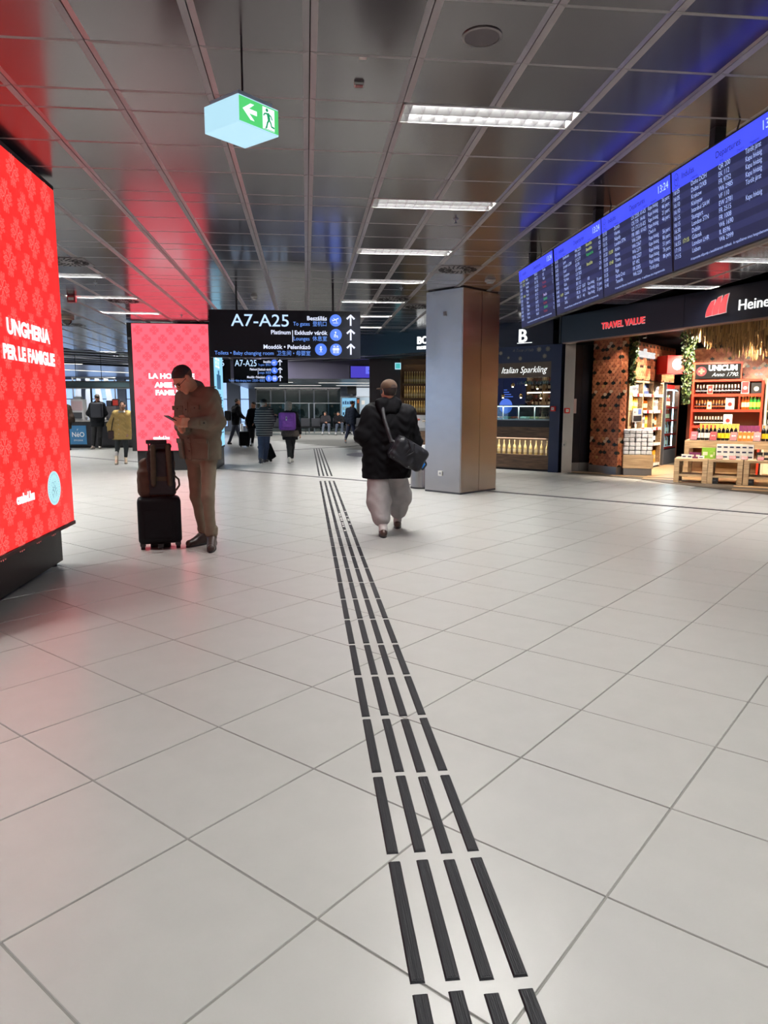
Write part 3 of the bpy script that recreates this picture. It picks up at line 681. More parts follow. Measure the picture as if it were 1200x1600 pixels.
L([(.056,.094),(.064,.062)], .019); L([(.052,.09),(.034,.086),(.026,.074)], .008); L([(.06,.09),(.078,.082),(.086,.066)], .008)
L([(.063,.062),(.052,.044),(.046,.022),(.038,.02)], .01); L([(.064,.062),(.076,.05),(.08,.034),(.1,.03)], .01); L([(.028,.014),(.1,.014)], .003)
g.build('running_figure', mat('exit_green_dark', (40,170,110), emit=.8), ex)

# ---------------------------------------------------------------- departure boards
M_bez = mat('board_bezel', (10,10,16), .4); M_hdr = mat('board_header', (66,80,255), emit=1.1)
M_r0 = mat('board_row_dark', (28,33,72), emit=1.0); M_r1 = mat('board_row_light', (40,46,92), emit=1.0)
M_bt = mat('board_text', (176,196,255), emit=1.1); M_bd = mat('board_header_text', (22,24,92), emit=.8)
M_by = mat('board_yellow', (215,225,130), emit=.9); M_bg = mat('board_green', (60,200,100), emit=.9); M_br = mat('board_red', (190,50,60), emit=.7)
BT = [
 dict(lab='nearest departure board, tall white rows from Doha to Lisbon', time='16:05 16:05 16:10 16:10 16:15 16:15 16:30 16:35 16:55 17:10 17:15', dest='Doha DOH|Dubai DXB|Krakow|Kisinyov|Istanbul SAW|Stuttgart|London STN|Dublin|Gdansk|London LHR|Lisbon', fl='QR 200|EK 112|FR 9752|W6 2985|VF 110|EW 2781|FR 2515|FR 1008|W6 1690|IL 8596|W6 2999', st='Törölt járat|Kapu hívásig|Kapu hívásig|Kapu hívásig|Törölt járat||Kapu hívásig||||', gt='||||||||||', mn='||||||||||', y={8:'17:15'}),
 dict(lab='second departure board from the front, most rows reading Kapu hívásig', time='15:10 15:10 15:15 15:15 15:20 15:20 15:30 15:30 15:35 15:40 15:45', dest='Zürich|Vienna|Nápoly|London STN|Athén|Róma|Tirana|Kutaisi|Riga|Santa Cruz|Tenerife', fl='LX 2255|OS 735|U2 1713|FR 1885|W6 2384|W6 2367|W6 2371|W6 2327|BT 492|FR 2305|W6 2259', st='Kapu hívásig|Kapu hívásig|Kapu hívásig|Kapu hívásig|Check in|Kapu hívásig|Kapu hívásig|Kapu hívásig|Kapu hívásig|Kapu hívásig|Törölt járat', gt='A7-A25|A4-A6|B1-B25|A7-A25|||||||', mn='36 perc|46 perc|21 perc|46 perc||56 perc|86 perc|51 perc|76 perc|86 perc|', y={4:'15:30',6:'15:40'}),
 dict(lab='third departure board from the front, with three yellow status words', time='14:10 14:15 14:20 14:25 14:30 14:30 14:35 14:40 14:45 14:50 15:00', dest='Eindhoven|Lyon|London LGW|Genf|Lisszabon|Tel Aviv|Köln|Madrid|Catania|Bari|Sofia', fl='W6 2273|FR 1302|LY 2177|EJ 274|LH 1682|LO 7525|W6 33|EK 112|LX 227|FR 26|W6 11', st='|||||||A/B|Kapu hívásig|Kapu hívásig|Kapu hívásig', gt='||||||||B2-B7|A1-A5|A4-J', mn='4K|K2|D7|14|D|C4|AA||31 perc|11 perc|31 perc', y={8:'14:59'}, sy={0:'Beszállás',1:'Beszállás',4:'Beszállás'}, sg={2:'Kapuzárás'}),
 dict(lab='farthest departure board, with red and green status words', time='13:30 13:35 13:40 13:40 13:45 13:50 13:55 13:55 14:00 14:05 14:10', dest='Nizza|London|Sevilla|Prága|Varsó|Párizs|Bécs|Malaga|Oslo|Berlin|Porto', fl='FR 811|W6 23|FR 195|LO 535|W6 51|AF 12|OS 71|FR 87|DY 15|FR 74|W6 9', st='Törölve|B27|Késik||||Beszállás|||||', gt='||||||||||', mn='A|C|D|1|S|||C|S|4|12', y={0:'13:40',1:'13:55',4:'14:00'}, sr={3:'Törölve',4:'Törölve',6:'Törölve',8:'Törölve',10:'Törölve'}, sg={7:'Elindult',9:'Elindult'})]
BW, BH = 1.235, .70; TILT = math.radians(5)
for k, (yl, d) in enumerate(zip((5.17,6.41,7.645,8.91), BT)):
    t = bpy.data.objects.new('departure_board', None); COL.objects.link(t); tag(t, d['lab'], 'departure board', 'departure boards in a row')
    # local x runs from the far (left) edge towards the camera, local -y is the screen side, z up
    t.matrix_world = Matrix.Translation((2.70, yl, 2.395)) @ Matrix(((0,1,0,0),(-1,0,0,0),(0,0,1,0),(0,0,0,1))) @ Matrix.Rotation(TILT, 4, 'X')
    G().box(0,BW,0,.075,0,BH).build('housing', M_bez, t, bevel=.003)
    b = .012; hz = BH*.80
    G().box(b,BW-b,-.003,0,hz,BH-b).build('header', M_hdr, t)
    g = G(); rh = (hz-.075)/11
    for i in range(11): g.box(b,BW-b,-.002,0,.075+rh*i,.075+rh*(i+1),i % 2)
    g.box(b,BW-b,-.002,0,b,.075,0); g.build('screen', [M_r0, M_r1], t)
    g = G(); c = (.075,hz+.066); rr = .042
    g.ribbon([(c[0]+rr*.62*math.cos(2*PI*i/20), c[1]+rr*math.sin(2*PI*i/20)) for i in range(20)], (0,-.0045,0), X, Z, .004, closed=True); g.ribbon([(c[0]-.014,c[1]+.006),(c[0]+.004,c[1]-.008),(c[0]+.016,c[1]+.012)], (0,-.0045,0), X, Z, .006); g.build('departure_icon', M_bd, t)
    T = lambda body, sz, x, z, m, al='LEFT', nm='lettering', sx=1.: text(t, body, sz, (x,-.0055,z), X, Z, m, name=nm, align=al, va='BOTTOM_BASELINE', sx=sx)
    T('Indulás', .058, .15, hz+.05, M_bd); T('Departures', .058, .57, hz+.045, M_bd); T('13:24', .075, BW-.03, hz+.045, M_stext, 'RIGHT')
    for xx, s_ in ((.04,'Idő / Time'),(.27,'Célállomás'),(.62,'Járat'),(.8,'Check-in'),(.93,'Megjegyzés')): T(s_, .02, xx, hz+.01, M_bd)
    def colm(lines, x, m, sz=.043, al='LEFT', sx=.95):
        for i, s_ in enumerate(lines):
            if s_.strip(): T(s_, sz, x, hz-rh*(i+1)+.012, m, al, 'flight_text', sx)
    colm(d['time'].split(), .03, M_bt); colm(d['dest'].split('|'), .27, M_bt); colm(d['fl'].split('|'), .6, M_bt); colm(d['st'].split('|'), .885, M_bt, sx=.74); colm(d['gt'].split('|'), .755, M_bt, sx=.7); colm(d['mn'].split('|'), BW-.02, M_bt, al='RIGHT', sx=.85)
    for key, m, xx in (('y', M_by, .145),('sy', M_by, .88),('sg', M_bg, .88),('sr', M_br, .86)):
        for i, s_ in d.get(key, {}).items(): T(s_, .04, xx, hz-rh*(i+1)+.012, m, nm='flight_text')
    T('A kapunyitás időpontja a beszállókártyán található.  A repülőtéren nincs hangosbemondás.', .024, .25, .04, M_bt)
for y_, lb in ((9.06,'black post holding the farthest departure board'),(7.02,'black post holding the middle departure boards'),(4.97,'black post holding the nearest departure board')):
    t = thing('hanging_post', lb, 'post', (2.86,y_,2.45), 0, 'posts that carry the departure boards')
    G().box(-.04,.04,-.035,.035,.1,CEIL-2.45).build('post', M_black, t); G().box(-.09,-.03,-.3,.3,.2,.3).build('bracket', M_black, t)
    q = G(); q.path([(.045,-.05,.45),(.05,-.055,.6),(.06,-.16,CEIL-2.45)], .006, 6); q.build('cable', M_black, t)

# ---------------------------------------------------------------- bar front (facade on the 45 degree line x+y = 20.75)
FO = (5.37,15.38); FR = math.radians(-45); fb = frame(FO, FR)          # local x along the front towards the shop, y into the bar
M_letter = mat('letter_white', (250,252,250), emit=1.6); M_gold = mat('gold_glass', (232,206,140), .25, metal=.35); M_goldl = mat('gold_light', (226,210,160), .3, metal=.4)
t = thing('bar_fascia', 'dark navy fascia over the bar with lit white letters', 'fascia', (FO[0],FO[1],2.79), FR)
H_ = CEIL-2.79
G().box(-5.6,-3.34,0,.25,0,H_).build('panel', M_navy, t); G().box(-3.33,-1.5,0,.25,0,H_).build('panel', M_navy, t); G().box(-1.49,-.01,0,.25,0,H_).build('panel', M_navy, t)
text(t, 'BOTTEGA', .25, (-3.66,-.02,.205), X, Z, M_letter, bold=.004, va='BOTTOM_BASELINE', extrude=.015)
text(t, 'PROSECCO BAR', .1, (-3.66,-.02,.075), X, Z, M_letter, bold=.004, va='BOTTOM_BASELINE', extrude=.012)
text(t, 'B', .40, (-.85,-.02,.09), X, Z, M_letter, bold=.004, va='BOTTOM_BASELINE', extrude=.015)
G().box(-.86,-.5,-.035,-.02,.06,.072).build('letter_foot', M_letter, t)
g = G(); g.box(-5.6,.2,.26,3.7,-.06,-.01); struct(g.build('ceiling_bar', M_black, loc=(FO[0],FO[1],2.79)), 'black ceiling inside the bar').rotation_euler = (0,0,FR)
# right pillar and header of the bar opening
t = thing('bar_pillar', 'navy pillar at the end of the bar counter', 'pillar', (*fb(-.0,0)[:2],0), FR); t['kind'] = 'structure'
G().box(-.02,.22,-.02,.4,0,2.79).build('post', mat('navy_paint', (26,40,74), .4), t)
t = thing('bar_header', 'navy board with gold print and wooden Italian Sparkling sign', 'sign', (FO[0],FO[1],2.1), FR)
G().box(-1.5,-.02,.02,.14,.33,.69).build('navy_board', mat('navy_paint', (26,40,74)), t)
G().box(-1.5,-.02,-.0,.12,.0,.33).build('wood_board', mat('taupe_wood', (92,78,68), .5, vary=.08, vscale=5), t)
text(t, 'Italian Sparkling', .2, (-1.27,-.006,.1), X, Z, M_letter, shear=.35, bold=-.002, va='BOTTOM_BASELINE', sx=.9)
M_bprint = mat('pale_gold_print', (200,190,165), .5)
text(t, 'A Taste of Italy', .1, (-1.0,.015,.57), X, Z, M_bprint, shear=.35, bold=-.003, va='BOTTOM_BASELINE', sx=.85)
g = G()
for cx, cz, r_ in ((-1.4,.56,.05),(-1.3,.56,.045),(-.34,.6,.055),(-.13,.6,.055),(-.8,.42,.045),(-1.1,.45,.03),(-.2,.45,.05)):
    for i in range(7):
        a = i*.9; g.ribbon(teardrop(a, .0, r_, r_*.3), (cx,.0145,cz), X, Z, .006, closed=True)
g.build('gold_print', M_bprint, t)
# counter with bottle niche and glass display
t = thing('bar_counter', 'brown wooden bar counter with a niche of gold bottles and a glass display on top', 'counter', (FO[0],FO[1],0), FR)
x0, x1 = -2.3, -.03
G().box(x0,x1,.06,.7,0,.05).build('toe_kick', M_black, t)
G().box(x0,x1,.0,.7,.05,.36).build('lower_panel', M_walnut, t); G().box(x0,x1,.0,.7,.76,.99).build('upper_panel', M_walnut, t)
G().box(x0,x1,.3,.32,.36,.76).build('niche_back', mat('niche_back', (120,104,84), .6), t); G().box(x1-.03,x1,.0,.3,.36,.76).build('niche_side', M_walnut, t)
G().box(x0,x1,-.02,.72,.99,1.14).build('navy_band', M_navyd, t)
M_dglass = glass('display_glass', (214,236,240), .12)
dc = thing('display_case', 'glass food display case with lit top on the bar counter', 'display case', (FO[0],FO[1],1.14), FR)
G().box(x0,x1,.0,.72,.0,.02).build('base', M_alu, dc); G().box(x0,x1,.0,.012,.02,.32).build('front_pane', M_dglass, dc); G().box(x0,x1,.02,.68,.17,.178).build('shelf', M_dglass, dc)
G().box(x0,x1,-.005,.7,.32,.34).build('top_frame', M_white, dc)
M_led = mat('led_strip', (255,252,242), emit=6); G().box(x0+.05,x1-.05,.05,.08,.305,.318).build('light_strip', M_led, dc)
strip_lamp(dc, 2.0, 14, .3, -1.15)
for xx in (-1.9,-1.55,-1.2,-.8,-.4): G().box(xx-.008,xx+.008,.0,.02,.02,.32).build('upright', M_white, dc)
food = [mat('food_salmon', (225,140,96), .5, vary=.2, vscale=30), mat('food_red', (170,62,40), .5, vary=.3, vscale=30), mat('food_bread', (206,168,104), .6, vary=.2, vscale=30), mat('food_green', (96,112,60), .6, vary=.3, vscale=30), mat('food_pale', (236,222,196), .5, vary=.1, vscale=30)]
for i in range(9):
    xx = -2.15+i*.235; p = fb(xx,.22)
    tr = thing('food_tray', 'tray of snacks in the glass display on the bar, '+ORD[i]+' from the pillar', 'food', (p[0],p[1],1.16), FR, 'snack trays in the bar display')
    tr['label'] = 'tray of snacks in the bar display, '+ORD[8-i]+' from the navy pillar'
    G().box(-.1,.1,-.12,.12,0,.012).build('tray', M_white, tr)
    q = []; 
    for a in range(3):
        for b in range(3): q.append(ell((-.06+.06*a, -.07+.07*b, .035), (.034,.036,.03)))
    skin('snack', q, .012, food[(i*3+1) % 5], tr, k=.01)
# things behind the counter
g = G().box(-2.6,.2,3.6,3.7,0,2.79); struct(g.build('wall_bar_back', M_navyd, loc=(FO[0],FO[1],0)), 'dark back wall of the bar').rotation_euler = (0,0,FR)
sh = thing('back_shelf', 'lit wooden shelf of wine bottles at the back of the bar', 'shelf', (*fb(-2.2,3.1)[:2],0), FR)
G().box(-.05,1.4,.35,.4,.9,2.55).build('back', M_walnut, sh); 
for zz in (1.0,1.42,1.85,2.3): G().box(-.05,1.4,0,.36,zz,zz+.03).build('board', M_oak, sh)
for xx in (-.05,.42,.9,1.37): G().box(xx,xx+.03,0,.36,.95,2.4).build('upright', M_oak, sh)
for zz in (1.82,2.27): G().box(-.02,1.36,.02,.05,zz,zz+.02).build('light_strip', M_led, sh)
# ---- bottles
def bottle_proto(name, label, cat, prof, m, lab_m=None, lz=None, cap_m=None, cz=None, n=10, group=None, loc=(0,0,0), cr=.0165):
    t = thing(name, label, cat, loc, 0, group)
    G().lathe(prof, n=n).build('glass_body', m, t, smooth=True, fix=True)
    rr = max(r for r, z in prof)
    if lab_m: G().lathe([(rr+.0015,lz[0]),(rr+.0015,lz[1])], n=n).build('label_band', lab_m, t, smooth=True, fix=True)
    if cap_m: G().lathe([(cr,cz[0]),(cr,cz[1]),(.0,cz[1])], n=n).build('cap', cap_m, t, smooth=True, fix=True)
    return t
PROF_S = [(.0,.0),(.042,.0),(.044,.02),(.044,.15),(.038,.19),(.017,.235),(.014,.30),(.016,.302),(.016,.325),(.0,.325)]
PROF_W = [(.0,.0),(.036,.0),(.037,.02),(.037,.19),(.03,.22),(.014,.245),(.013,.30),(.0,.305)]
PROF_R = [(.0,.0),(.04,.0),(.06,.03),(.062,.07),(.05,.11),(.02,.15),(.017,.21),(.0,.215)]   # round flask
bot = bottle_proto('gold_bottle', 'gold bottle in the front niche of the bar counter', 'bottle', PROF_S, M_gold, M_goldl, (.05,.12), M_goldl, (.29,.327), group='gold bottles in the counter niche')
M_nl = mat('niche_lamp', (255,222,170), emit=7); q = G().box(x0+.05,x1-.05,.03,.05,.748,.758); q.build('niche_light', M_nl, t); strip_lamp(t, 2.1, 16, .744, -1.15); G().box(x0,x1,0,.02,.725,.77).build('niche_lip', M_walnut, t)
first = True
for i in range(16):
    p = fb(-.13-.137*i, .14)
    if i == 0: bot.location = (p[0],p[1],.362); bot.scale = (.8,.8,1)
    else: dup(bot, (p[0],p[1],.362), rnd.random())
# gold bottle wall left of the column
WO = (2.62,19.55); 
bw_ = thing('bottle_wall', 'dark wooden shelf of gold bottles seen left of the steel column', 'shelf', (WO[0],WO[1],0), math.radians(-8))
fw = frame(WO, math.radians(-8))
M_shelfd = mat('shelf_dark', (74,50,28), .5, vary=.1)
G().box(-.06,2.2,.32,.36,.9,2.75).build('back', M_shelfd, bw_)
for zz in (1.27,1.66,2.05): G().box(-.03,2.2,0,.32,zz,zz+.03).build('board', M_shelfd, bw_)
G().box(-.06,-.03,0,.36,0,2.75).build('side', mat('shelf_edge', (104,74,40), .5), bw_); G().box(-.03,2.2,0,.05,2.62,2.75).build('top_rail', M_shelfd, bw_)
for zz in (1.63,2.02,2.6): G().box(.0,2.15,.03,.05,zz+.01,zz+.02).build('light_strip', M_nl, bw_); G().box(-.03,2.2,-.004,.015,zz-.012,zz+.06).build('shelf_lip', M_shelfd, bw_)
G().box(-.03,2.2,.0,.36,0,1.0).build('cupboard', M_walnut, bw_)
for r_, (zz, wd) in enumerate(((1.3,'lowest'),(1.69,'middle'),(2.08,'top'))):
    for i in range(16):
        p = fw(.07+.066*i*1.0, .12)
        dup(bot, (p[0],p[1],zz), rnd.random()*6, f'gold bottle on the {wd} shelf left of the steel column', group=f'gold bottles on the {wd} shelf').scale = (.6,.6,1)
g = G().box(-.9,-.06,-.05,.3,0,2.75); struct(g.build('wall_bar_side', M_navyd, loc=(WO[0],WO[1],0)), 'dark navy wall beside the bottle shelf').rotation_euler = (0,0,math.radians(-8))
# little counter with a sloped menu between walker and column
mc = thing('side_counter', 'small wooden counter with a grey sloped tray beside the column', 'counter', (2.3,17.0,0), math.radians(-20))
G().box(-.1,1.0,0,.6,0,.88).build('body', M_walnut, mc); G().box(-.16,-.1,-.02,.62,0,.95).build('end_panel', mat('cream_panel', (176,168,140), .5), mc)
g = G(); g.add([(-.12,-.02,.95),(1.0,-.02,.95),(1.0,.6,1.25),(-.12,.6,1.25),(-.12,-.02,.88),(1.0,-.02,.88),(1.0,.6,.88),(-.12,.6,.88)], [(0,1,2,3),(7,6,5,4),(0,4,5,1),(1,5,6,2),(2,6,7,3),(3,7,4,0)]); g.build('sloped_tray', mat('tray_grey', (120,122,126), .4), mc)
for i, (a, b, m) in enumerate(((.1,.3,food[0]),(.3,.35,food[1]),(.45,.28,food[4]))): skin('snack', [ell((a,b,.97+.48*b),(.05,.035,.025))], .012, m, mc, k=.01)
# small exit light inside the bar
e2 = thing('exit_light', 'small pale green exit light inside the bar above the walking man', 'exit sign', (2.45,19.2,2.44), math.radians(-8))
G().box(-.08,.08,-.03,.03,0,.17).build('lamp_box', M_lit, e2); G().box(-.06,.06,-.034,-.03,.02,.15).build('green_panel', mat('exit_teal', (70,190,190), emit=.9), e2)
q = G(); q.tube((0,0,.17),(0,0,.3),.01,.01,6); q.build('stem', M_black, e2)
# bar interior: wine, pendants, screen
wine = bottle_proto('wine_bottle', 'dark wine bottle on the lit shelf at the back of the bar', 'bottle', PROF_W, mat('wine_glass', (46,16,14), .15), mat('wine_label', (214,200,170), .6), (.06,.14), mat('wine_cap', (130,30,26), .4), (.24,.307), group='wine bottles at the back of the bar')
k = 0
for zz in (1.03,1.45,1.88):
    for i in range(11):
        p = fb(-2.15+.125*i, 3.28)
        if k == 0: wine.location = (p[0],p[1],zz)
        else: dup(wine, (p[0],p[1],zz))
        k += 1
for i, (xx, yy, zz) in enumerate(((-1.9,.9,2.0),(-1.62,1.2,1.98),(-1.28,1.25,2.02),(-.9,1.1,1.92),(-.6,1.3,1.96),(-.2,1.3,1.9),(-2.0,1.4,1.72),(-1.55,1.5,1.72),(-1.0,1.5,1.7))):
    p = fb(xx, yy)
    l = thing('pendant_lamp', 'small globe pendant lamp hanging over the bar counter', 'lamp', (p[0],p[1],zz), 0, 'globe pendants over the bar')
    G().lathe([(.0,-.05),(.035,-.04),(.05,0),(.035,.04),(.012,.052),(.0,.052)], n=12).build('globe', mat('globe_brass', (230,200,140), .15, metal=.8), l, smooth=True, fix=True)
    G().lathe([(.0,-.062),(.02,-.055),(.022,-.04),(.0,-.038)], n=10).build('bulb', mat('bulb', (255,240,215), emit=14), l, smooth=True, fix=True)
    q = G(); q.tube((0,0,.05),(0,0,2.73-zz),.004,.004,6); q.build('cord', M_black, l)
p = fb(-1.0,.95); gr = thing('glass_rack', 'rack of hanging wine glasses over the bar', 'rack', (p[0],p[1],2.02), FR)
G().box(-.35,.75,-.12,.12,.12,.14).build('rack', M_alu, gr); q = G(); q.tube((-.3,0,.14),(-.3,0,.71),.006,.006,6); q.tube((.7,0,.14),(.7,0,.71),.006,.006,6); q.build('hanger', M_alu, gr)
for i in range(11): 
    for j in range(2): G().lathe([(.03,.115),(.004,.11),(.004,.05),(.03,.03),(.036,-.01),(.028,-.05)], c=(-.3+.1*i,-.06+.12*j,0), n=8).build('wine_glass', M_dglass, gr, smooth=True)
p = fb(-2.85,2.6); sc2 = thing('bar_screen', 'blue lit screen with white lines at the back of the bar', 'screen', (p[0],p[1],1.15), FR)
G().box(-.05,.6,0,.06,0,.8).build('housing', M_black, sc2); G().box(.2,.35,.01,.05,-1.15,0).build('stand', M_black, sc2); G().box(.0,.85,-.006,0,.05,1.2).build('screen', mat('bar_blue', (16,24,66), emit=.5), sc2)
g = G()
for i in range(6): g.box(.2,.2+.1+.06*(i*5 % 4),-.009,-.007,.74-.06*i,.76-.06*i)
disc_(g, (.27,.32), .2, -.007); g.build('screen_print', mat('bar_pale', (84,124,235), emit=.9), sc2)
# fire call points, pillar of steel, notice, dark doors
def call_point(loc, rz, lab):
    t = thing('fire_call_point', lab, 'call point', loc, rz, 'red fire call points'); G().box(-.055,.055,-.05,0,-.055,.055).build('housing', M_red, t, bevel=.006)
    G().box(-.03,.03,-.053,-.05,-.03,.03).build('glass_front', M_white, t); q = G(); q.tube((0,-.0535,0),(0,-.056,0),.009,.009,10); q.build('button', M_black, t)
p = fb(.07,-.02); call_point((p[0],p[1],1.40), FR, 'red fire call point on the navy bar pillar')
sp = thing('steel_pillar', 'narrow steel clad pillar between the bar and the dark doors', 'pillar', (5.56,15.13,0), math.radians(-10)); sp['kind'] = 'structure'
G().box(0,.22,0,.5,0,2.79).build('steel_sheet', M_steel, sp)
call_point((5.63,15.10,1.36), math.radians(-10), 'red fire call point on the narrow steel pillar')
socket((5.6,15.115,.62), math.radians(-10), 'white power socket on the narrow steel pillar')
dd = thing('door_1', 'black double door with steel kick plates', 'door', (5.78,15.45,0), math.radians(4)); dd['kind'] = 'structure'
for a, b in ((0,.31),(.318,.62)):
    G().box(a,b,0,.06,.2,2.79).build('door_leaf', mat('door_black', (14,15,24), .3), dd); G().box(a,b,-.004,.06,.0,.2).build('kick_plate', M_alu, dd)
nb_ = thing('notice', 'pale paper notice on the black door', 'notice', (5.89,15.445,1.3), math.radians(4)); G().box(-.08,.08,-.012,-.002,0,.32).build('sheet', mat('notice_paper', (170,150,150), .7, vary=.05), nb_)

# ---------------------------------------------------------------- shop fascia
SO = (5.40,14.9); SR = math.atan2(-4.7, 1.6); fs = frame(SO, SR)
t = thing('shop_fascia', 'dark navy shop fascia with red TRAVEL VALUE and a red sail emblem', 'fascia', (SO[0],SO[1],2.78), SR)
Hs = CEIL-2.78
G().box(-.04,3.19,0,.2,0,Hs).build('panel', M_navyd, t); G().box(3.2,7.2,0,.2,0,Hs).build('panel', M_navyd, t); G().box(-.1,-.05,-.01,.2,0,Hs).build('end_post', M_black, t)
G().box(0,7.2,.01,.19,-.02,.0).build('soffit_trim', mat('trim_copper', (150,120,104), .35, metal=.7), t)
M_tv = mat('letter_red', (235,60,66), emit=1.0); M_tvs = mat('letter_edge', (235,200,200), emit=.7)
text(t, 'TRAVEL VALUE', .168, (1.2,-.022,.165), X, Z, M_tv, bold=.002, va='BOTTOM_BASELINE', extrude=.008)
text(t, 'TRAVEL VALUE', .168, (1.194,-.008,.161), X, Z, M_tvs, bold=.005, va='BOTTOM_BASELINE', extrude=.002)
def sail(g, x0, x1, zt, zb, y): 
    pts = [(x0,zb)]+[(x0+(x1-x0)*(.0+.55*tt)+.03*math.sin(PI*tt)*-1, zb+(zt-.02-zb)*tt) for tt in (.25,.5,.75,1)]+[(x1,zt)]+[(x1-(x1-x0)*.3*math.sin(PI*.5*tt)+.02*tt, zt+(zb+.015-zt)*tt) for tt in (.3,.6,.85,1)]
    g.prism(pts, (0,y,0), X, Z, -Y, .012)
for k, (a, b, zt_, zb2) in enumerate(((3.665,3.83,.37,.12),(3.80,3.97,.415,.128),(3.93,4.10,.43,.135))):
    for e, m, dy in ((.009,M_tvs,0),(0,M_tv,-.004)):
        g = G(); sail(g, a-e, b+e, zt_+e, zb2-e, -.004-.01*k+dy); g.build('sail', m, t, fix=True)
text(t, 'Heinemann', .23, (4.27,-.02,.15), X, Z, M_letter, va='BOTTOM_BASELINE', extrude=.006, sx=1.0)
struct(G().prism([fs(-.1,.2)[:2],fs(7.2,.2)[:2],(15.5,9.0),(15.5,22),(6.0,22)], (0,0,3.08), X, Y, Z, .05).build('ceiling_shop', mat('shop_ceiling', (24,26,32), .7), fix=True), 'black ceiling of the shop')
struct(G().box(6.2,15.5,21.0,21.2,0,3.1).build('wall_shop_back', M_navyd), 'dark back wall of the shop')

# ---- copper fish-scale tiles
M_sc = [mat('scale_copper', (176,104,72), .4, vary=.12, vscale=2), mat('scale_copper_light', (196,124,88), .4), mat('scale_copper_dark', (152,84,58), .4), mat('scale_black', (20,28,24), .3), mat('scale_cream', (214,186,158), .4), mat('scale_ochre', (196,142,88), .4)]
def scales(parent, x0, x1, z0, z1, pw, y=-.012, seed=1, per=17, name='fish_scale_tiles'):
    r_ = random.Random(seed); g = G(); ph = pw*.5; nr = int((z1-z0)/ph)+1; nc = int((x1-x0)/pw)+2
    BL = {(0,1),(5,0),(5,3),(8,0),(8,3),(9,1),(13,0),(13,2)}; CR = {(9,0),(10,1)}
    for j in range(nr, -1, -1):
        for i in range(nc):
            cx = x0+pw*(i-.5)+(pw/2 if j % 2 else 0); cz = z0+ph*j+.02
            a, b = max(cx-pw/2, x0), min(cx+pw/2, x1)
            if b-a < pw*.25: continue
            jj = j % per; ii = i % 4
            mi = 3 if (jj, ii) in BL else 4 if (jj, ii) in CR else r_.choice((0,0,0,0,1,1,2,2,5) if (jj+ii) % 5 == 0 else (0,0,0,1,1,2))
            h = pw*.5; top = min(cz+ph*.9, z1)
            pts = [(a, top)]+[(max(a, min(b, cx-h*math.cos(PI*q/6))), max(z0, cz-h*math.sin(PI*q/6))) for q in range(7)]+[(b, top)]
            if top-cz < .01: continue
            yb = y; n = len(pts)
            V = [(p[0], yb+.010-.013*(top-p[1])/max(top-cz+h, .01), p[1]) for k_, p in enumerate(pts)]
            V2 = [(p[0]*.96+cx*.04, v[1]-.0018, p[1]*.96+cz*.04) for p, v in zip(pts, V)]
            g.add(V+V2, [tuple(range(n, 2*n))]+[(k_, (k_+1) % n, n+(k_+1) % n, n+k_) for k_ in range(n)], mi)
    return g.build(name, M_sc, parent, kind='stuff', fix=False)
# pillar
PO = (6.27,15.32); PR = math.radians(-71); fp = frame(PO, PR)
t = thing('tiled_pillar', 'pillar faced with copper fish-scale tiles and a few black ones', 'pillar', (PO[0],PO[1],0), PR); t['kind'] = 'structure'
G().box(0,.86,.0,.18,.17,2.95).build('core', mat('scale_bed', (110,62,44), .6), t); G().box(0,.86,-.012,.18,0,.17).build('kick_plate', M_alu, t)
scales(t, 0, .86, .17, 2.95, .118, -.004)
side = bpy.data.objects.new('tiled_side', None); COL.objects.link(side); side.parent = t; side.location = (.86,0,0); side.rotation_euler = (0,0,math.radians(90))
scales(side, .0, .18, .17, 2.95, .118, -.004, 5)
# tiled wall above the cube shelf, running back at 45 degrees
CO = (6.9,14.9); CR_ = math.radians(45); fc = frame(CO, CR_)
t = thing('tiled_wall', 'copper fish-scale wall with a white lit shop name above the cube shelf', 'wall', (CO[0],CO[1],0), CR_); t['kind'] = 'structure'
G().box(-.12,3.1,.0,.4,2.04,2.86).build('core', mat('scale_bed', (110,62,44)), t); scales(t, -.12, 3.1, 2.04, 2.86, .118, -.004, 9)
text(t, 'kaufhaus', .27, (.24,-.045,2.53), X, Z, mat('letter_soft', (240,240,240), emit=.9), bold=.004, va='BOTTOM_BASELINE', extrude=.02, sx=1.3)
# ---- pale wood cube shelf
SH = thing('cube_shelf', 'pale oak cube shelf of boxed spirits, three bays wide', 'shelf', (*fc(.1,.0)[:2],0), CR_); fh = frame(fc(.1,0)[:2], CR_)
G().box(-.02,.0,.0,.36,.0,2.03).build('end_panel', wood('oak_end', (112,84,60), (140,108,80)), SH)
xs = (0,.84,1.5,2.25)
xs = (.16,.86,1.55,2.25)
for xx in xs: G().box(xx-.03,xx+.03,0,.36,0,2.03).build('upright', M_oak, SH)
G().box(-.0,.13,.0,.03,0,2.03).build('end_stile', M_oak, SH)
zs = (.10,.58,.95,1.35,1.72,2.0)
for zz in zs: G().box(.0,2.25,0,.36,zz-.02,zz+.02).build('board', M_oak, SH)
G().box(0,2.25,.34,.36,0,2.0).build('back', M_oak, SH); G().box(0,2.25,.02,.34,0,.08).build('plinth', M_dgrey, SH)
M_bx = {k: mat('carton_'+k, c, .5, vary=.06, vscale=20) for k, c in dict(white=(226,222,216), blue=(70,92,150), navy=(34,42,74), yellow=(232,164,36), gold=(196,150,70), black=(30,28,30), red=(190,44,42), cream=(222,206,176), green=(132,178,56), purple=(110,40,84), lilac=(150,120,190), orange=(232,120,40), silver=(176,178,182)).items()}
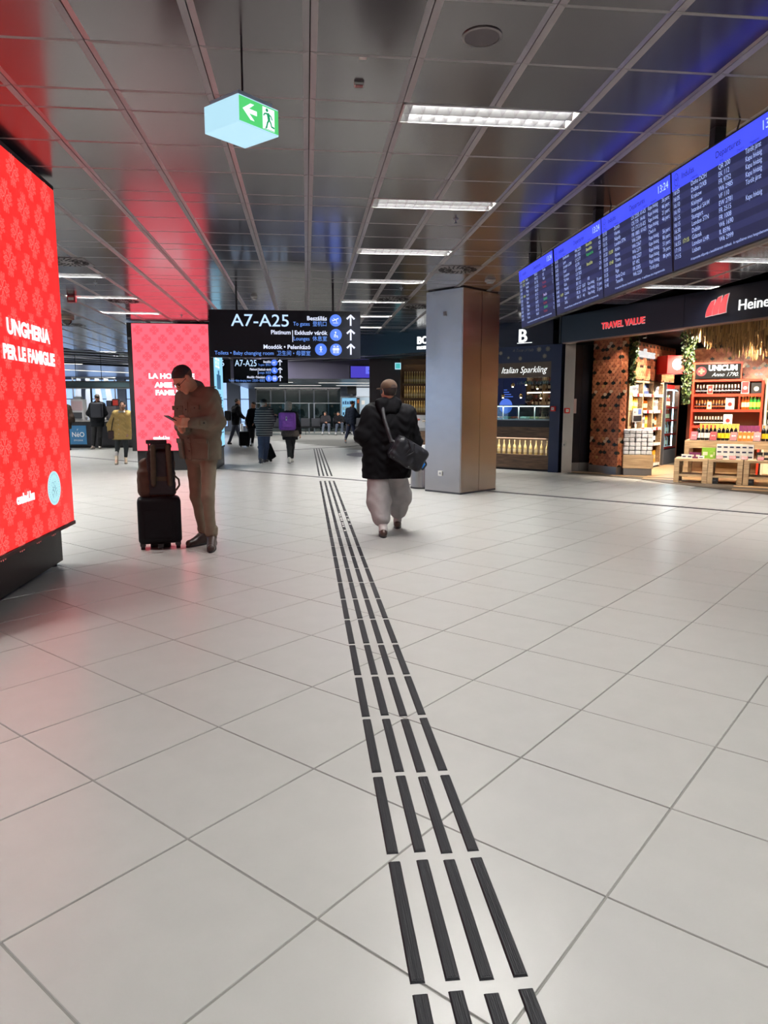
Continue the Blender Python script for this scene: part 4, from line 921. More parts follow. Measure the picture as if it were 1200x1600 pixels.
def carton(col, w_, d, h, loc, rz, label, group, name='carton'):
    t = thing(name, label, 'box', loc, rz, group)
    G().box(-w_/2,w_/2,-d/2,d/2,0,h).build('box', M_bx[col], t)
    G().box(-w_*.34,w_*.34,-d/2-.0015,-d/2,h*.3,h*.62).build('print_band', M_bx['cream' if col not in ('cream','white') else 'red' if (int(h*1000) % 2) else 'navy'], t)
    G().box(-w_/2-.001,w_/2+.001,-d/2-.001,d/2+.001,h*.9,h+.001).build('lid', M_bx[col], t); return t
CARTP = {}
def put(col, w_, h, loc, rz, label, group):
    if col not in CARTP: CARTP[col] = carton(col, .09, .09, .3, (0,0,-5), 0, label, group); CARTP[col]['used'] = 0
    p = CARTP[col]
    if not p['used']: p['used'] = 1; o = p; o.location = loc; o.rotation_euler = (0,0,rz); o['label'] = label; o['group'] = group
    else: o = dup(p, loc, rz, label, group=group)
    o.scale = (w_/.09, 1, h/.3); return o
spirit = {}
def sbot(kind, loc, label, group):
    pr = dict(clear=(PROF_W, mat('clear_glass', (196,200,204), .1), mat('lab_white', (232,228,222), .6)), amber=(PROF_W, mat('amber_glass', (150,76,22), .15), mat('lab_cream', (226,206,160), .6)),
        black=(PROF_W, mat('black_glass', (16,14,16), .12), mat('lab_white', (232,228,222))), flask=(PROF_R, mat('black_flask', (24,14,12), .12), mat('lab_white', (232,228,222))), flaskg=(PROF_R, mat('brown_flask', (44,20,12), .12), mat('lab_orange', (226,120,60), .5)),
        green=(PROF_W, mat('green_glass', (44,136,52), .15), mat('lab_yellow', (222,206,80), .6)), red=(PROF_W, mat('red_glass', (196,50,44), .2), mat('lab_cream', (226,206,160))), yellow=(PROF_W, mat('black_glass', (16,14,16)), mat('lab_strong_yellow', (238,190,30), .5)))[kind]
    caps = dict(flask=mat('cap_cream', (226,214,190), .4), flaskg=mat('cap_orange', (226,130,70), .4), clear=M_alu, amber=mat('cap_gold', (200,156,70), .35, metal=.5), black=mat('cap_red', (190,36,34), .4), green=mat('lab_yellow', (222,206,80)), red=M_white, yellow=mat('cap_gold', (200,156,70)))[kind]
    if kind not in spirit:
        top = pr[0][-1][1]; flask = pr[0] is PROF_R
        spirit[kind] = bottle_proto('spirit_bottle', label, 'bottle', pr[0], pr[1], pr[2], (.066,.084) if flask else (.05,.15), caps, (top-(.1 if flask else .05), top+.004), n=9, group=group, loc=loc, cr=.024 if flask else .0165); return spirit[kind]
    return dup(spirit[kind], loc, rnd.random(), label, group=group)
names_r = {4:'top', 3:'second', 2:'third', 1:'fourth', 0:'bottom'}; bays = ('bay by the pillar','middle bay','bay by the fridge')
stock = {(4,0):'blue clear amber',(4,1):'navy blue blue',(4,2):'navy white white',(3,0):'yellow yellow gold',(3,1):'clear amber amber',(3,2):'navy cream white',(2,0):'red white white',(2,1):'black white yellow',(2,2):'white black amber',(1,0):'cream white red',(1,1):'yellow white red',(1,2):'black black black',(0,0):'white red white',(0,1):'yellow white red',(0,2):'black black yellow'}
for (r_, b_), st in stock.items():
    zz = zs[r_]+.021; hh = zs[r_+1]-zs[r_]-.06
    for i, kd in enumerate(st.split()):
        for j in range(2):
            lx = xs[b_]+.09+(i*2+j)*.094+.01; p = fh(lx, .13)
            lab = f'{kd} packed spirit on the {names_r[r_]} board of the cube shelf, {bays[b_]}'; grp = f'bottles and cartons in the cube shelf, {bays[b_]}'
            if (kd in ('clear','amber') or (kd == 'black' and r_ < 2)) and hh > .26: sbot(kd, (p[0],p[1],zz), lab.replace('packed spirit','spirit bottle'), grp)
            else: put(kd if kd in M_bx else 'white', .085, min(hh, .28+.02*(i % 2)), (p[0],p[1],zz), CR_, lab.replace('packed spirit','spirit carton'), grp)
    for i in range(5):
        p = fh(xs[b_]+.08+.13*i, -.004); 
        if i == 0: tg = thing('price_strip', f'strip of price tags on the {names_r[r_]} board of the cube shelf, {bays[b_]}', 'price tag', (*fh(xs[b_]+.05,-.008)[:2], zs[r_]-.05), CR_, 'price tag strips on the cube shelf')
        q = G().box(.0+.125*i,.095+.125*i,-.004,.004,0,.065); q.build('tag', M_bx['red'] if (i*3+r_+b_) % 7 == 3 else M_white, tg)
p = fh(.02,-.05); t = thing('notice_board', 'grey notice with black lower half hanging on the cube shelf', 'notice', (p[0],p[1],1.11), CR_)
G().box(.06,.62,-.02,0,0,.3).build('sheet', mat('notice_grey', (150,150,152), .5), t); G().box(.09,.6,-.024,-.02,.02,.14).build('black_field', M_black, t); G().box(.38,.56,-.024,-.02,.17,.28).build('blue_field', M_bx['blue'], t)
text(t, 'INFO', .05, (.11,-.026,.2), X, Z, M_black, va='BOTTOM_BASELINE')
# ---- block of clear packs on an oak plinth
QO = (6.94,14.385); QR = math.radians(-18); fq = frame(QO, QR)
t = thing('display_plinth', 'low oak display box with a steel base beside the tiled pillar', 'plinth', (QO[0],QO[1],0), QR)
G().box(-.27,.3,.0,.5,0,.15).build('steel_base', M_alu, t); G().box(-.29,.32,-.02,.52,.15,.44).build('oak_box', M_oak, t, bevel=.004)
M_pack = mat('clear_pack', (206,208,214), .1, spec=.8, vary=.12, vscale=60, bump=.4, bscale=45)
pk = None
for j in range(6):
    for i in range(5):
        for d in range(3):
            p = fq(-.235+.118*i, .05+.15*d)
            if pk is None:
                pk = thing('clear_pack', 'crumpled clear plastic pack in the block stacked on the oak display box', 'pack', (p[0],p[1],.441), QR, 'clear packs stacked beside the tiled pillar')
                skin('bag', [rbox((0,0,.044), (.043,.058,.03), .013)], .012, M_pack, pk, k=.01, wrinkle=.002, wf=2); cur = pk
            else: cur = dup(pk, (p[0]+rnd.uniform(-.006,.006),p[1]+rnd.uniform(-.006,.006),.441+.088*j), QR+rnd.uniform(-.06,.06))
# ---- drinks fridge
RO = fc(2.73,.05); RF = math.radians(48); fr_ = frame(RO[:2], RF)
t = thing('drinks_fridge', 'lit drinks fridge with glass door and grey side beside the cube shelf', 'fridge', (RO[0],RO[1],0), RF)
M_fr = mat('fridge_grey', (84,86,92), .4)
G().box(0,.06,0,.7,0,2.0).build('side_panel', M_fr, t); G().box(1.24,1.3,0,.7,0,2.0).build('side_panel', mat('fridge_brown', (110,60,40), .5), t); G().box(.06,1.24,.6,.7,.0,2.0).build('back', mat('fridge_back', (170,120,120), .5), t)
G().box(.06,1.24,0,.7,1.9,2.0).build('top_panel', M_red, t); G().box(.06,1.24,0,.7,0,.38).build('base_panel', M_dgrey, t)
for zz in (.42,.75,1.1,1.42): G().box(.06,1.24,.04,.6,zz,zz+.015).build('shelf', M_white, t); G().box(.06,1.24,.02,.04,zz-.02,zz+.03).build('shelf_rail', M_red, t)
G().box(.06,1.24,.0,.012,.38,1.9).build('glass_door', M_dglass, t)
M_tube = mat('fridge_tube', (245,250,255), emit=12); strip_lamp(t, 1.1, 26, 1.85, .65); t.children[-1].location.y = .12
G().box(.86,.9,.03,.05,.42,1.85).build('light_tube', M_tube, t); G().box(.1,1.2,.06,.09,1.86,1.88).build('light_tube', M_tube, t)
for r_, zz in enumerate((.436,.766,1.116,1.436)):
    for i in range(9):
        for d in range(1):
            p = fr_(.13+.125*i, .22); kd = ('clear','clear','red','red')[r_]
            sbot(kd if i % 4 != 3 else 'amber', (p[0],p[1],zz), f"{'clear' if r_ < 2 else 'red'} drink bottle on the {('lowest','second','third','top')[r_]} shelf of the lit fridge", 'bottles in the drinks fridge')
p = fc(2.6,-.28); t = thing('sign_box', 'red box sign with a pale round badge above the fridge', 'sign', (8.17,15.69,2.19), math.radians(6))
G().box(0,.5,0,.42,0,.41).build('box', mat('sign_red', (222,40,36), .4), t, bevel=.005); g = G(); disc_(g, (.25,.21), .125, -.002); g.build('badge', mat('badge_pale', (186,212,240), .5), t)
text(t, 'FIX', .11, (.25,-.006,.17), X, Z, mat('badge_ink', (40,60,110), .5), align='CENTER', va='BOTTOM_BASELINE')

# ---------------------------------------------------------------- spirits wall, tables (shelf direction)
BO = (7.04,12.85); BR = math.radians(-34.9); f2 = frame(BO, BR)
UY = 2.4
t = thing('spirits_shelf', 'red framed shelf of round black bottles under a UNICUM sign', 'shelf', (*f2(-.09,UY)[:2],0), BR); fu = frame(f2(-.09,UY)[:2], BR)
M_rf = mat('frame_red', (222,62,38), .4); M_back = mat('shelf_back', (112,88,58), .6, vary=.05)
G().box(0,.04,0,.4,.0,2.36).build('upright', M_rf, t); G().box(1.34,1.38,0,.4,0,1.98).build('upright', M_rf, t); G().box(.92,.95,0,.38,1.37,1.68).build('divider', M_rf, t)
G().box(0,1.38,.38,.4,0,2.36 if 0 else 2.0).build('back', M_back, t)
for zz, a, b in ((.69,0,1.38),(1.025,0,1.38),(1.37,0,1.38),(1.70,0,1.38)): G().box(a+.04,b-.04,0,.38,zz-.015,zz+.015).build('board', M_rf, t); 
G().box(.04,1.34,0,.4,1.975,2.02).build('top_board', M_rf, t)
G().box(.04,.93,-.0,.06,2.04,2.35).build('sign_board', mat('sign_black', (8,8,8), .6, spec=.2), t); G().box(.0,.95,-.004,.08,2.345,2.38).build('sign_rail', M_rf, t); G().box(.925,.95,-.004,.08,2.02,2.36).build('sign_rail', M_rf, t)
text(t, 'UNICUM', .155, (.3,-.012,2.21), X, Z, M_letter, bold=.009, va='BOTTOM_BASELINE', sx=.92, extrude=.004); text(t, 'Anno 1790.', .115, (.37,-.008,2.085), X, Z, M_letter, shear=.4, bold=.0, va='BOTTOM_BASELINE', sx=.95)
g = G(); disc_(g, (.165,2.195), .1, -.003); g.build('round_badge', M_tv, t); g = G(); g.box(.145,.185,-.009,-.006,2.135,2.255).box(.105,.225,-.009,-.006,2.175,2.215); g.build('cross', mat('cross_gold', (250,214,150), emit=1.0), t)
M_lamp = mat('shelf_led', (255,226,180), emit=9)
for zz in (1.66,1.335,.99): G().box(.06,1.3,.02,.035,zz+.015,zz+.023).build('light_strip', M_lamp, t); G().box(.04,1.34,-.004,.012,zz-.002,zz+.05).build('shelf_lip', M_rf, t)
for r_, (zz, kd, n_, x_0, x_1) in enumerate(((1.716,'flask',14,.1,.9),(1.386,'flaskg',11,.1,.66),(1.041,'flask',12,.1,.72),(.706,'flask',3,.08,.22))):
    for i in range(n_):
        p = fu(x_0+(x_1-x_0)*i/max(n_-1,1), .09+.03*(i % 2)); sbot(kd, (p[0],p[1],zz), f"round {'brown' if kd == 'flaskg' else 'black'} flask on the {('top','second','third','lowest')[r_]} board under the UNICUM sign", 'round flasks on the red shelf').scale = (.66,.66,.9)
def card(px, py, z, w_, h, rz, col, lab, field='red', tilt=.0, name='display_card'):
    p = fu(px, py); t = thing(name, lab, 'card', (p[0],p[1],z), BR+rz); t.rotation_euler = (-tilt,0,BR+rz)
    G().box(-w_/2,w_/2,-.008,.0,0,h).build('frame', M_bx[col], t); G().box(-w_*.42,w_*.42,-.011,-.008,h*.06,h*.94).build('face', M_bx[field], t)
    g = G(); disc_(g, (0,h*.45), w_*.24, -.0115, n=16); g.build('emblem', M_bx['cream' if field != 'cream' else 'red'], t); return t
card(1.03,.02,1.717,.15,.26,0,'white','white card with a red bottle on the top red board', 'red'); card(1.24,.05,1.717,.2,.22,0,'black','dark card with a round red emblem on the top red board','black')
card(.76,.02,1.387,.17,.24,0,'white','white framed card at the end of the second red board','cream'); card(.74,.02,1.042,.17,.24,0,'white','white framed card at the end of the third red board','cream'); card(.36,.0,1.387,.1,.17,0,'orange','orange card among brown flasks','cream'); card(.36,.0,1.717,.11,.19,0,'cream','cream card among the top row of flasks','red')
for i in range(4):
    p = fu(1.0+.055*i, .12); sbot('amber', (p[0],p[1],1.386), 'small amber bottle beside the red divider', 'bottles beyond the red divider')
for i in range(5):
    p = fu(1.14+.045*i if i < 2 else 1.16+.08*(i-2)*.9, .1 if i > 1 else .2); sbot('green', (p[0],p[1],1.386), 'green bottle with yellow label on the red shelf', 'green bottles on the red shelf')
# white shelf of dark bottles at the frame edge
t = thing('side_shelf', 'pale shelf of black bottles right of the red shelf', 'shelf', (*fu(1.42,0)[:2],0), BR)
G().box(0,.04,0,.4,0,2.02).build('upright', M_bx['cream'], t); G().box(0,4.6,.38,.4,0,2.02).build('back', M_bx['cream'], t)
for zz in (1.02,1.36,1.68,2.0): G().box(.0,4.6,0,.38,zz-.02,zz+.01).build('board', M_bx['cream'], t)
for zz in (1.031,1.371,1.691):
    for i in range(8): p = fu(1.52+.085*i,.14); sbot('black', (p[0],p[1],zz), 'black bottle on the pale shelf right of the red shelf', 'black bottles on the pale shelf')
# tiled wall above and behind
t = thing('tiled_wall', 'copper fish-scale wall above the UNICUM shelf', 'wall', (*f2(-.2,UY+.42)[:2],0), BR); t['kind'] = 'structure'
G().box(0,7,.0,.15,0,2.72).build('core', mat('scale_bed', (110,62,44)), t); scales(t, 0, 2.6, 1.9, 2.72, .088, -.006, 13, per=13)
# bench tables in front: low row and a higher table behind it
def bench(x0, L, D_, Hh, y0, lab, under=True):
    t = thing('display_bench', lab, 'table', (*f2(x0,y0)[:2],0), BR)
    G().box(0,L,0,D_,Hh-.045,Hh).build('tabletop', M_oak, t, bevel=.003)
    for a, b in ((.0,.09),(L-.09,L)):
        for c, d in ((.0,.09),(D_-.09,D_)): G().box(a,b,c,d,0.012,Hh-.045).build('leg', M_oak, t, bevel=.003)
    if under: G().box(.09,L-.09,.02,D_-.02,.13,.165).build('low_board', M_oak, t)
    else: G().box(.09,L-.09,.0,.05,Hh-.15,Hh-.045).build('apron', M_oak, t)
    return t
bl = ('low oak display bench at the open end of the row','second low oak display bench in the row','third low oak display bench in the row','fourth low oak display bench in the row')
for i, x_ in enumerate((-.09,.50,1.10,1.7)): bench(x_, .585, .62, .467, 0, bl[i])
for i, x_ in enumerate((.35,.95)):
    p = f2(x_+.24,.12); o = thing('floor_crate', ('small black crate under the second bench','small black crate under the third bench')[i], 'crate', (p[0],p[1],.0125), BR); G().box(-.09,.09,-.1,.1,0,.11).build('box', M_black, o, bevel=.004); G().box(-.06,.06,-.104,-.1,.05,.075).build('grip', M_dgrey, o)
bench(-.05, 3.4, .8, .763, 1.2, 'higher oak table behind the low benches', under=False)
def lay(px, py, z, kd, n_, step, lab, grp, box=None, rows=1):
    for r_ in range(rows):
        for i in range(n_):
            p = f2(px+step*i, py+.1*r_)
            if box: put(kd, box[0], box[1], (p[0],p[1],z), BR, lab, grp)
            else: sbot(kd, (p[0],p[1],z), lab, grp)
gt = 'goods on the higher oak table'
lay(.18,1.45,.7635,'black',5,.075,'black bottle with red cap behind the first price card',gt); lay(.56,1.45,.7635,'yellow',5,.075,'black bottle with yellow label behind the second price card',gt)
lay(.95,1.45,.7635,'orange',5,.075,'orange patterned carton on the higher table',gt,(.07,.17)); lay(.95,1.62,.7635,'purple',5,.075,'tall purple and red carton in the rear row of the higher table',gt,(.07,.30)); lay(1.36,1.45,.7635,'yellow',4,.08,'yellow labelled bottle at the far end of the higher table',gt)
lay(.2,1.75,.7635,'gold',10,.075,'gold capped tall carton in the rear row of the higher table',gt,(.065,.33)); lay(1.36,1.72,.7635,'silver',5,.085,'silver tall carton in the rear row of the higher table',gt,(.075,.32))
for i, x_ in enumerate((.1,.46,.83,1.25,1.6)):
    p = f2(x_,1.3); t = thing('price_card', f'red tilted price card on the higher oak table, {ORD[i]} from its open end', 'price card', (p[0],p[1],.7635), BR); t.rotation_euler = (-.35,0,BR-.2)
    G().box(-.07,.07,-.01,.0,0,.19).build('holder', M_black, t); G().box(-.06,.06,-.013,-.01,.012,.18).build('face', mat('card_red', (206,44,56), .4) if i else mat('card_pink', (214,96,110), .4), t); text(t, '28,90', .035, (0,-.0145,.09), X, Z, M_white, align='CENTER')
gb = 'goods on the low benches'
lay(.06,.2,.4675,'white',2,.1,'white carton at the open end of the low bench',gb,(.09,.07)); lay(.2,.22,.4675,'purple',2,.1,'purple gift carton on the first low bench',gb,(.1,.11)); lay(.36,.18,.4675,'white',1,.1,'pale flat carton before the green boxes',gb,(.1,.05)); lay(.42,.3,.4675,'green',2,.12,'bright green carton on the low bench',gb,(.12,.2)); lay(.54,.17,.4675,'green',1,.1,'small bright green carton on the low bench',gb,(.06,.13))
for lv in range(3): lay(.66,.3,.4675+.091*lv,'cream' if 0 else 'white',6,.105,('white patterned chocolate carton in the lowest layer on the low bench','white patterned chocolate carton in the middle layer on the low bench','white patterned chocolate carton in the top layer on the low bench')[lv],gb,(.1,.088),rows=2)
lay(1.34,.3,.4675,'black',3,.11,'black carton on the third low bench',gb,(.1,.14)); lay(1.34,.3,.6,'black',0,.11,'',gb,(.1,.1))
for i, x_ in enumerate((.68,.9,1.1,1.36)):
    p = f2(x_,.1); t = thing('price_card', f'small red price card lying on the low benches, {ORD[i]} from the open end', 'price card', (p[0],p[1],.4675), BR); t.rotation_euler = (-.8,0,BR)
    G().box(-.055,.055,-.006,.0,0,.09).build('holder', M_black, t); G().box(-.048,.048,-.009,-.006,.008,.082).build('face', mat('card_red', (206,44,56)), t)
# bamboo canopy behind the fascia
r2 = random.Random(3); g = G(); M_bam = [mat('bamboo_a', (196,152,92), .6), mat('bamboo_b', (160,118,68), .6), mat('bamboo_c', (120,88,52), .6)]
for row in range(9):
    for i in range(150):
        x_ = 2.95+.0285*i+r2.uniform(-.01,.01); d = .3+.13*row+r2.uniform(-.03,.03)
        zt = 3.07; zb_ = 2.74-.045*row-r2.uniform(0,.15)+.1*max(0,(3.3-x_))
        if row > 5 and x_ < 3.15: continue
        p = fs(x_, d); g.tube((p[0],p[1],zt),(p[0]+r2.uniform(-.012,.012),p[1]+r2.uniform(-.012,.012),zb_),.009,.009,5,r2.choice((0,0,1,1,2)))
o = g.build('bamboo_canopy', M_bam, kind='stuff'); tag(o, 'canopy of hanging bamboo sticks inside the shop front', 'bamboo canopy', kind='stuff')
# hanging greenery
def vine(loc, Hh, r, n_, lab):
    t = thing('hanging_plant', lab, 'plant', loc); g = G(); q = random.Random(n_)
    for i in range(n_):
        f = q.random()**.9; z = -Hh*f; rr = r*(1-.65*f)*math.sqrt(q.random()); a = q.random()*2*PI
        c = Vector((rr*math.cos(a), rr*math.sin(a), z)); d = Vector((q.gauss(0,1), q.gauss(0,1), -.8)).normalized(); s = Vector((q.gauss(0,1), q.gauss(0,1), q.gauss(0,.4))).cross(d).normalized(); L = .035+.025*q.random()
        g.add([c-d*L, c+s*L*.5+d*.1*L, c+d*L, c-s*L*.5+d*.1*L], [(0,1,2,3)], q.choice((0,0,1,2)))
    g.build('foliage', [mat('leaf_a', (50,74,32), .6), mat('leaf_b', (32,48,24), .6), mat('leaf_c', (92,106,54), .6)], t, kind='stuff')
    q2 = G()
    for a in range(5): q2.path([(r*.3*math.cos(a*1.25), r*.3*math.sin(a*1.25), .0), (r*.25*math.cos(a*1.3), r*.25*math.sin(a*1.3), -Hh*.5), (r*.1*math.cos(a), r*.1*math.sin(a), -Hh*.95)], .005, 5)
    q2.build('stems', mat('stem_brown', (70,52,34), .7), t)
p = fc(-.02,-.08); vine((p[0],p[1],3.05), 1.15, .14, 520, 'trailing green plant hanging beside the tiled pillar')
p = f2(-.2,UY-.05); vine((p[0],p[1],3.05), 1.55, .18, 760, 'trailing green plant hanging between the red box sign and the UNICUM shelf')
# spot lights of the shop
def spot(p, z, tgt, W_, lab, size=70, rgb=(1,.84,.66)):
    t = thing('track_spot', lab, 'spotlight', (p[0],p[1],z), 0, 'black track spots in the shop')
    d = (Vector(tgt)-Vector((p[0],p[1],z))).normalized()
    q = G(); q.tube((0,0,3.08-z),(0,0,0),.012,.012,8); q.build('stem', M_black, t)
    q = G(); q.tube(-d*.07, d*.07, .04, .045, 14, caps=False); q.add([], []); q.tube(-d*.072,-d*.07,.04,.04,14); q.build('can', M_black, t)
    q = G(); q.tube(d*.04, d*.045, .038, .038, 14); q.build('lens', mat('spot_lens', (255,236,205), emit=25), t)
    ld = bpy.data.lights.new('spot_lamp', 'SPOT'); ld.energy = W_; ld.color = rgb; ld.spot_size = math.radians(size); ld.spot_blend = .6; ld.shadow_soft_size = .04
    lo = bpy.data.objects.new('spot_lamp', ld); COL.objects.link(lo); lo.parent = t; lo.location = d*.09; lo.rotation_euler = d.to_track_quat('-Z','Y').to_euler()
P3 = lambda p, z: (p[0], p[1], z)
spot(fc(.6,-1.5), 2.95, P3(fc(.7,.2),1.2), 950, 'black spot aimed at the cube shelf, nearer the pillar'); spot(fc(1.9,-1.6), 2.95, P3(fc(1.8,.2),1.1), 1000, 'black spot aimed at the cube shelf, nearer the fridge')
spot(f2(.3,.9), 2.95, P3(f2(.35,UY),1.4), 560, 'black spot aimed at the UNICUM shelf'); spot(f2(1.3,.9), 2.95, P3(f2(1.3,UY),1.2), 300, 'black spot aimed at the pale side shelf')
spot(f2(.2,-.55), 2.9, P3(f2(.3,.9),.5), 760, 'black spot over the low benches, open end'); spot(f2(1.2,-.55), 2.9, P3(f2(1.1,.8),.5), 820, 'black spot over the low benches, third bench')
spot(f2(-1.0,1.6), 2.95, P3(f2(-.9,1.4),0), 650, 'black spot over the oak floor beside the benches'); spot(fc(2.6,-1.3), 2.95, P3(fc(3.2,0),1.6), 650, 'black spot aimed at the fridge')
spot(fc(1.0,-1.3), 2.95, P3(fc(1.0,.3),2.3), 150, 'black spot aimed at the white shop name', 90)
spot(f2(3.0,1.0), 2.95, P3(f2(2.8,UY),1.2), 800, 'added black spot out of view, brightening the far end of the pale shelf', 90)  # spots added out of view, so the steel column reflects a brighter shop
spot(f2(4.6,1.0), 2.95, P3(f2(4.2,UY),1.0), 800, 'added black spot out of view, brightening the shop beyond the pale shelf', 90)
spot(f2(3.2,-.2), 2.9, P3(f2(3.0,.6),.2), 380, 'added black spot out of view, brightening the far end of the benches', 90)
spot(f2(.8,1.3), 2.95, P3(f2(.7,UY+.4),2.4), 45, 'black spot aimed at the tiles above the UNICUM shelf', 95)
spot(fs(1.2,.6), 2.95, P3(fp(.5,0),1.6), 70, 'black spot aimed at the copper tiled pillar', 70)
# bar lamps: small downlights in the bar ceiling
for i, (a, b, W_) in enumerate(((-2.0,.3,25),(-1.2,.3,25),(-.5,.3,25),(-1.6,2.2,40),(-.7,2.3,40),(-2.9,.6,30))):
    p = fb(a, b); t = thing('downlight', 'round recessed downlight in the black bar ceiling', 'ceiling light', (p[0],p[1],2.72), 0, 'downlights in the bar ceiling')
    q = G(); q.tube((0,0,0),(0,0,.015),.05,.05,16); q.build('ring', M_alu, t); q = G(); q.tube((0,0,-.004),(0,0,0),.038,.038,16); q.build('lens', mat('spot_lens', (255,236,205)), t)
    ld = bpy.data.lights.new('spot_lamp', 'SPOT'); ld.energy = W_*2; ld.color = (1,.85,.66); ld.spot_size = math.radians(110); ld.spot_blend = .8; ld.shadow_soft_size = .04
    lo = bpy.data.objects.new('spot_lamp', ld); COL.objects.link(lo); lo.parent = t; lo.location = (0,0,-.01)

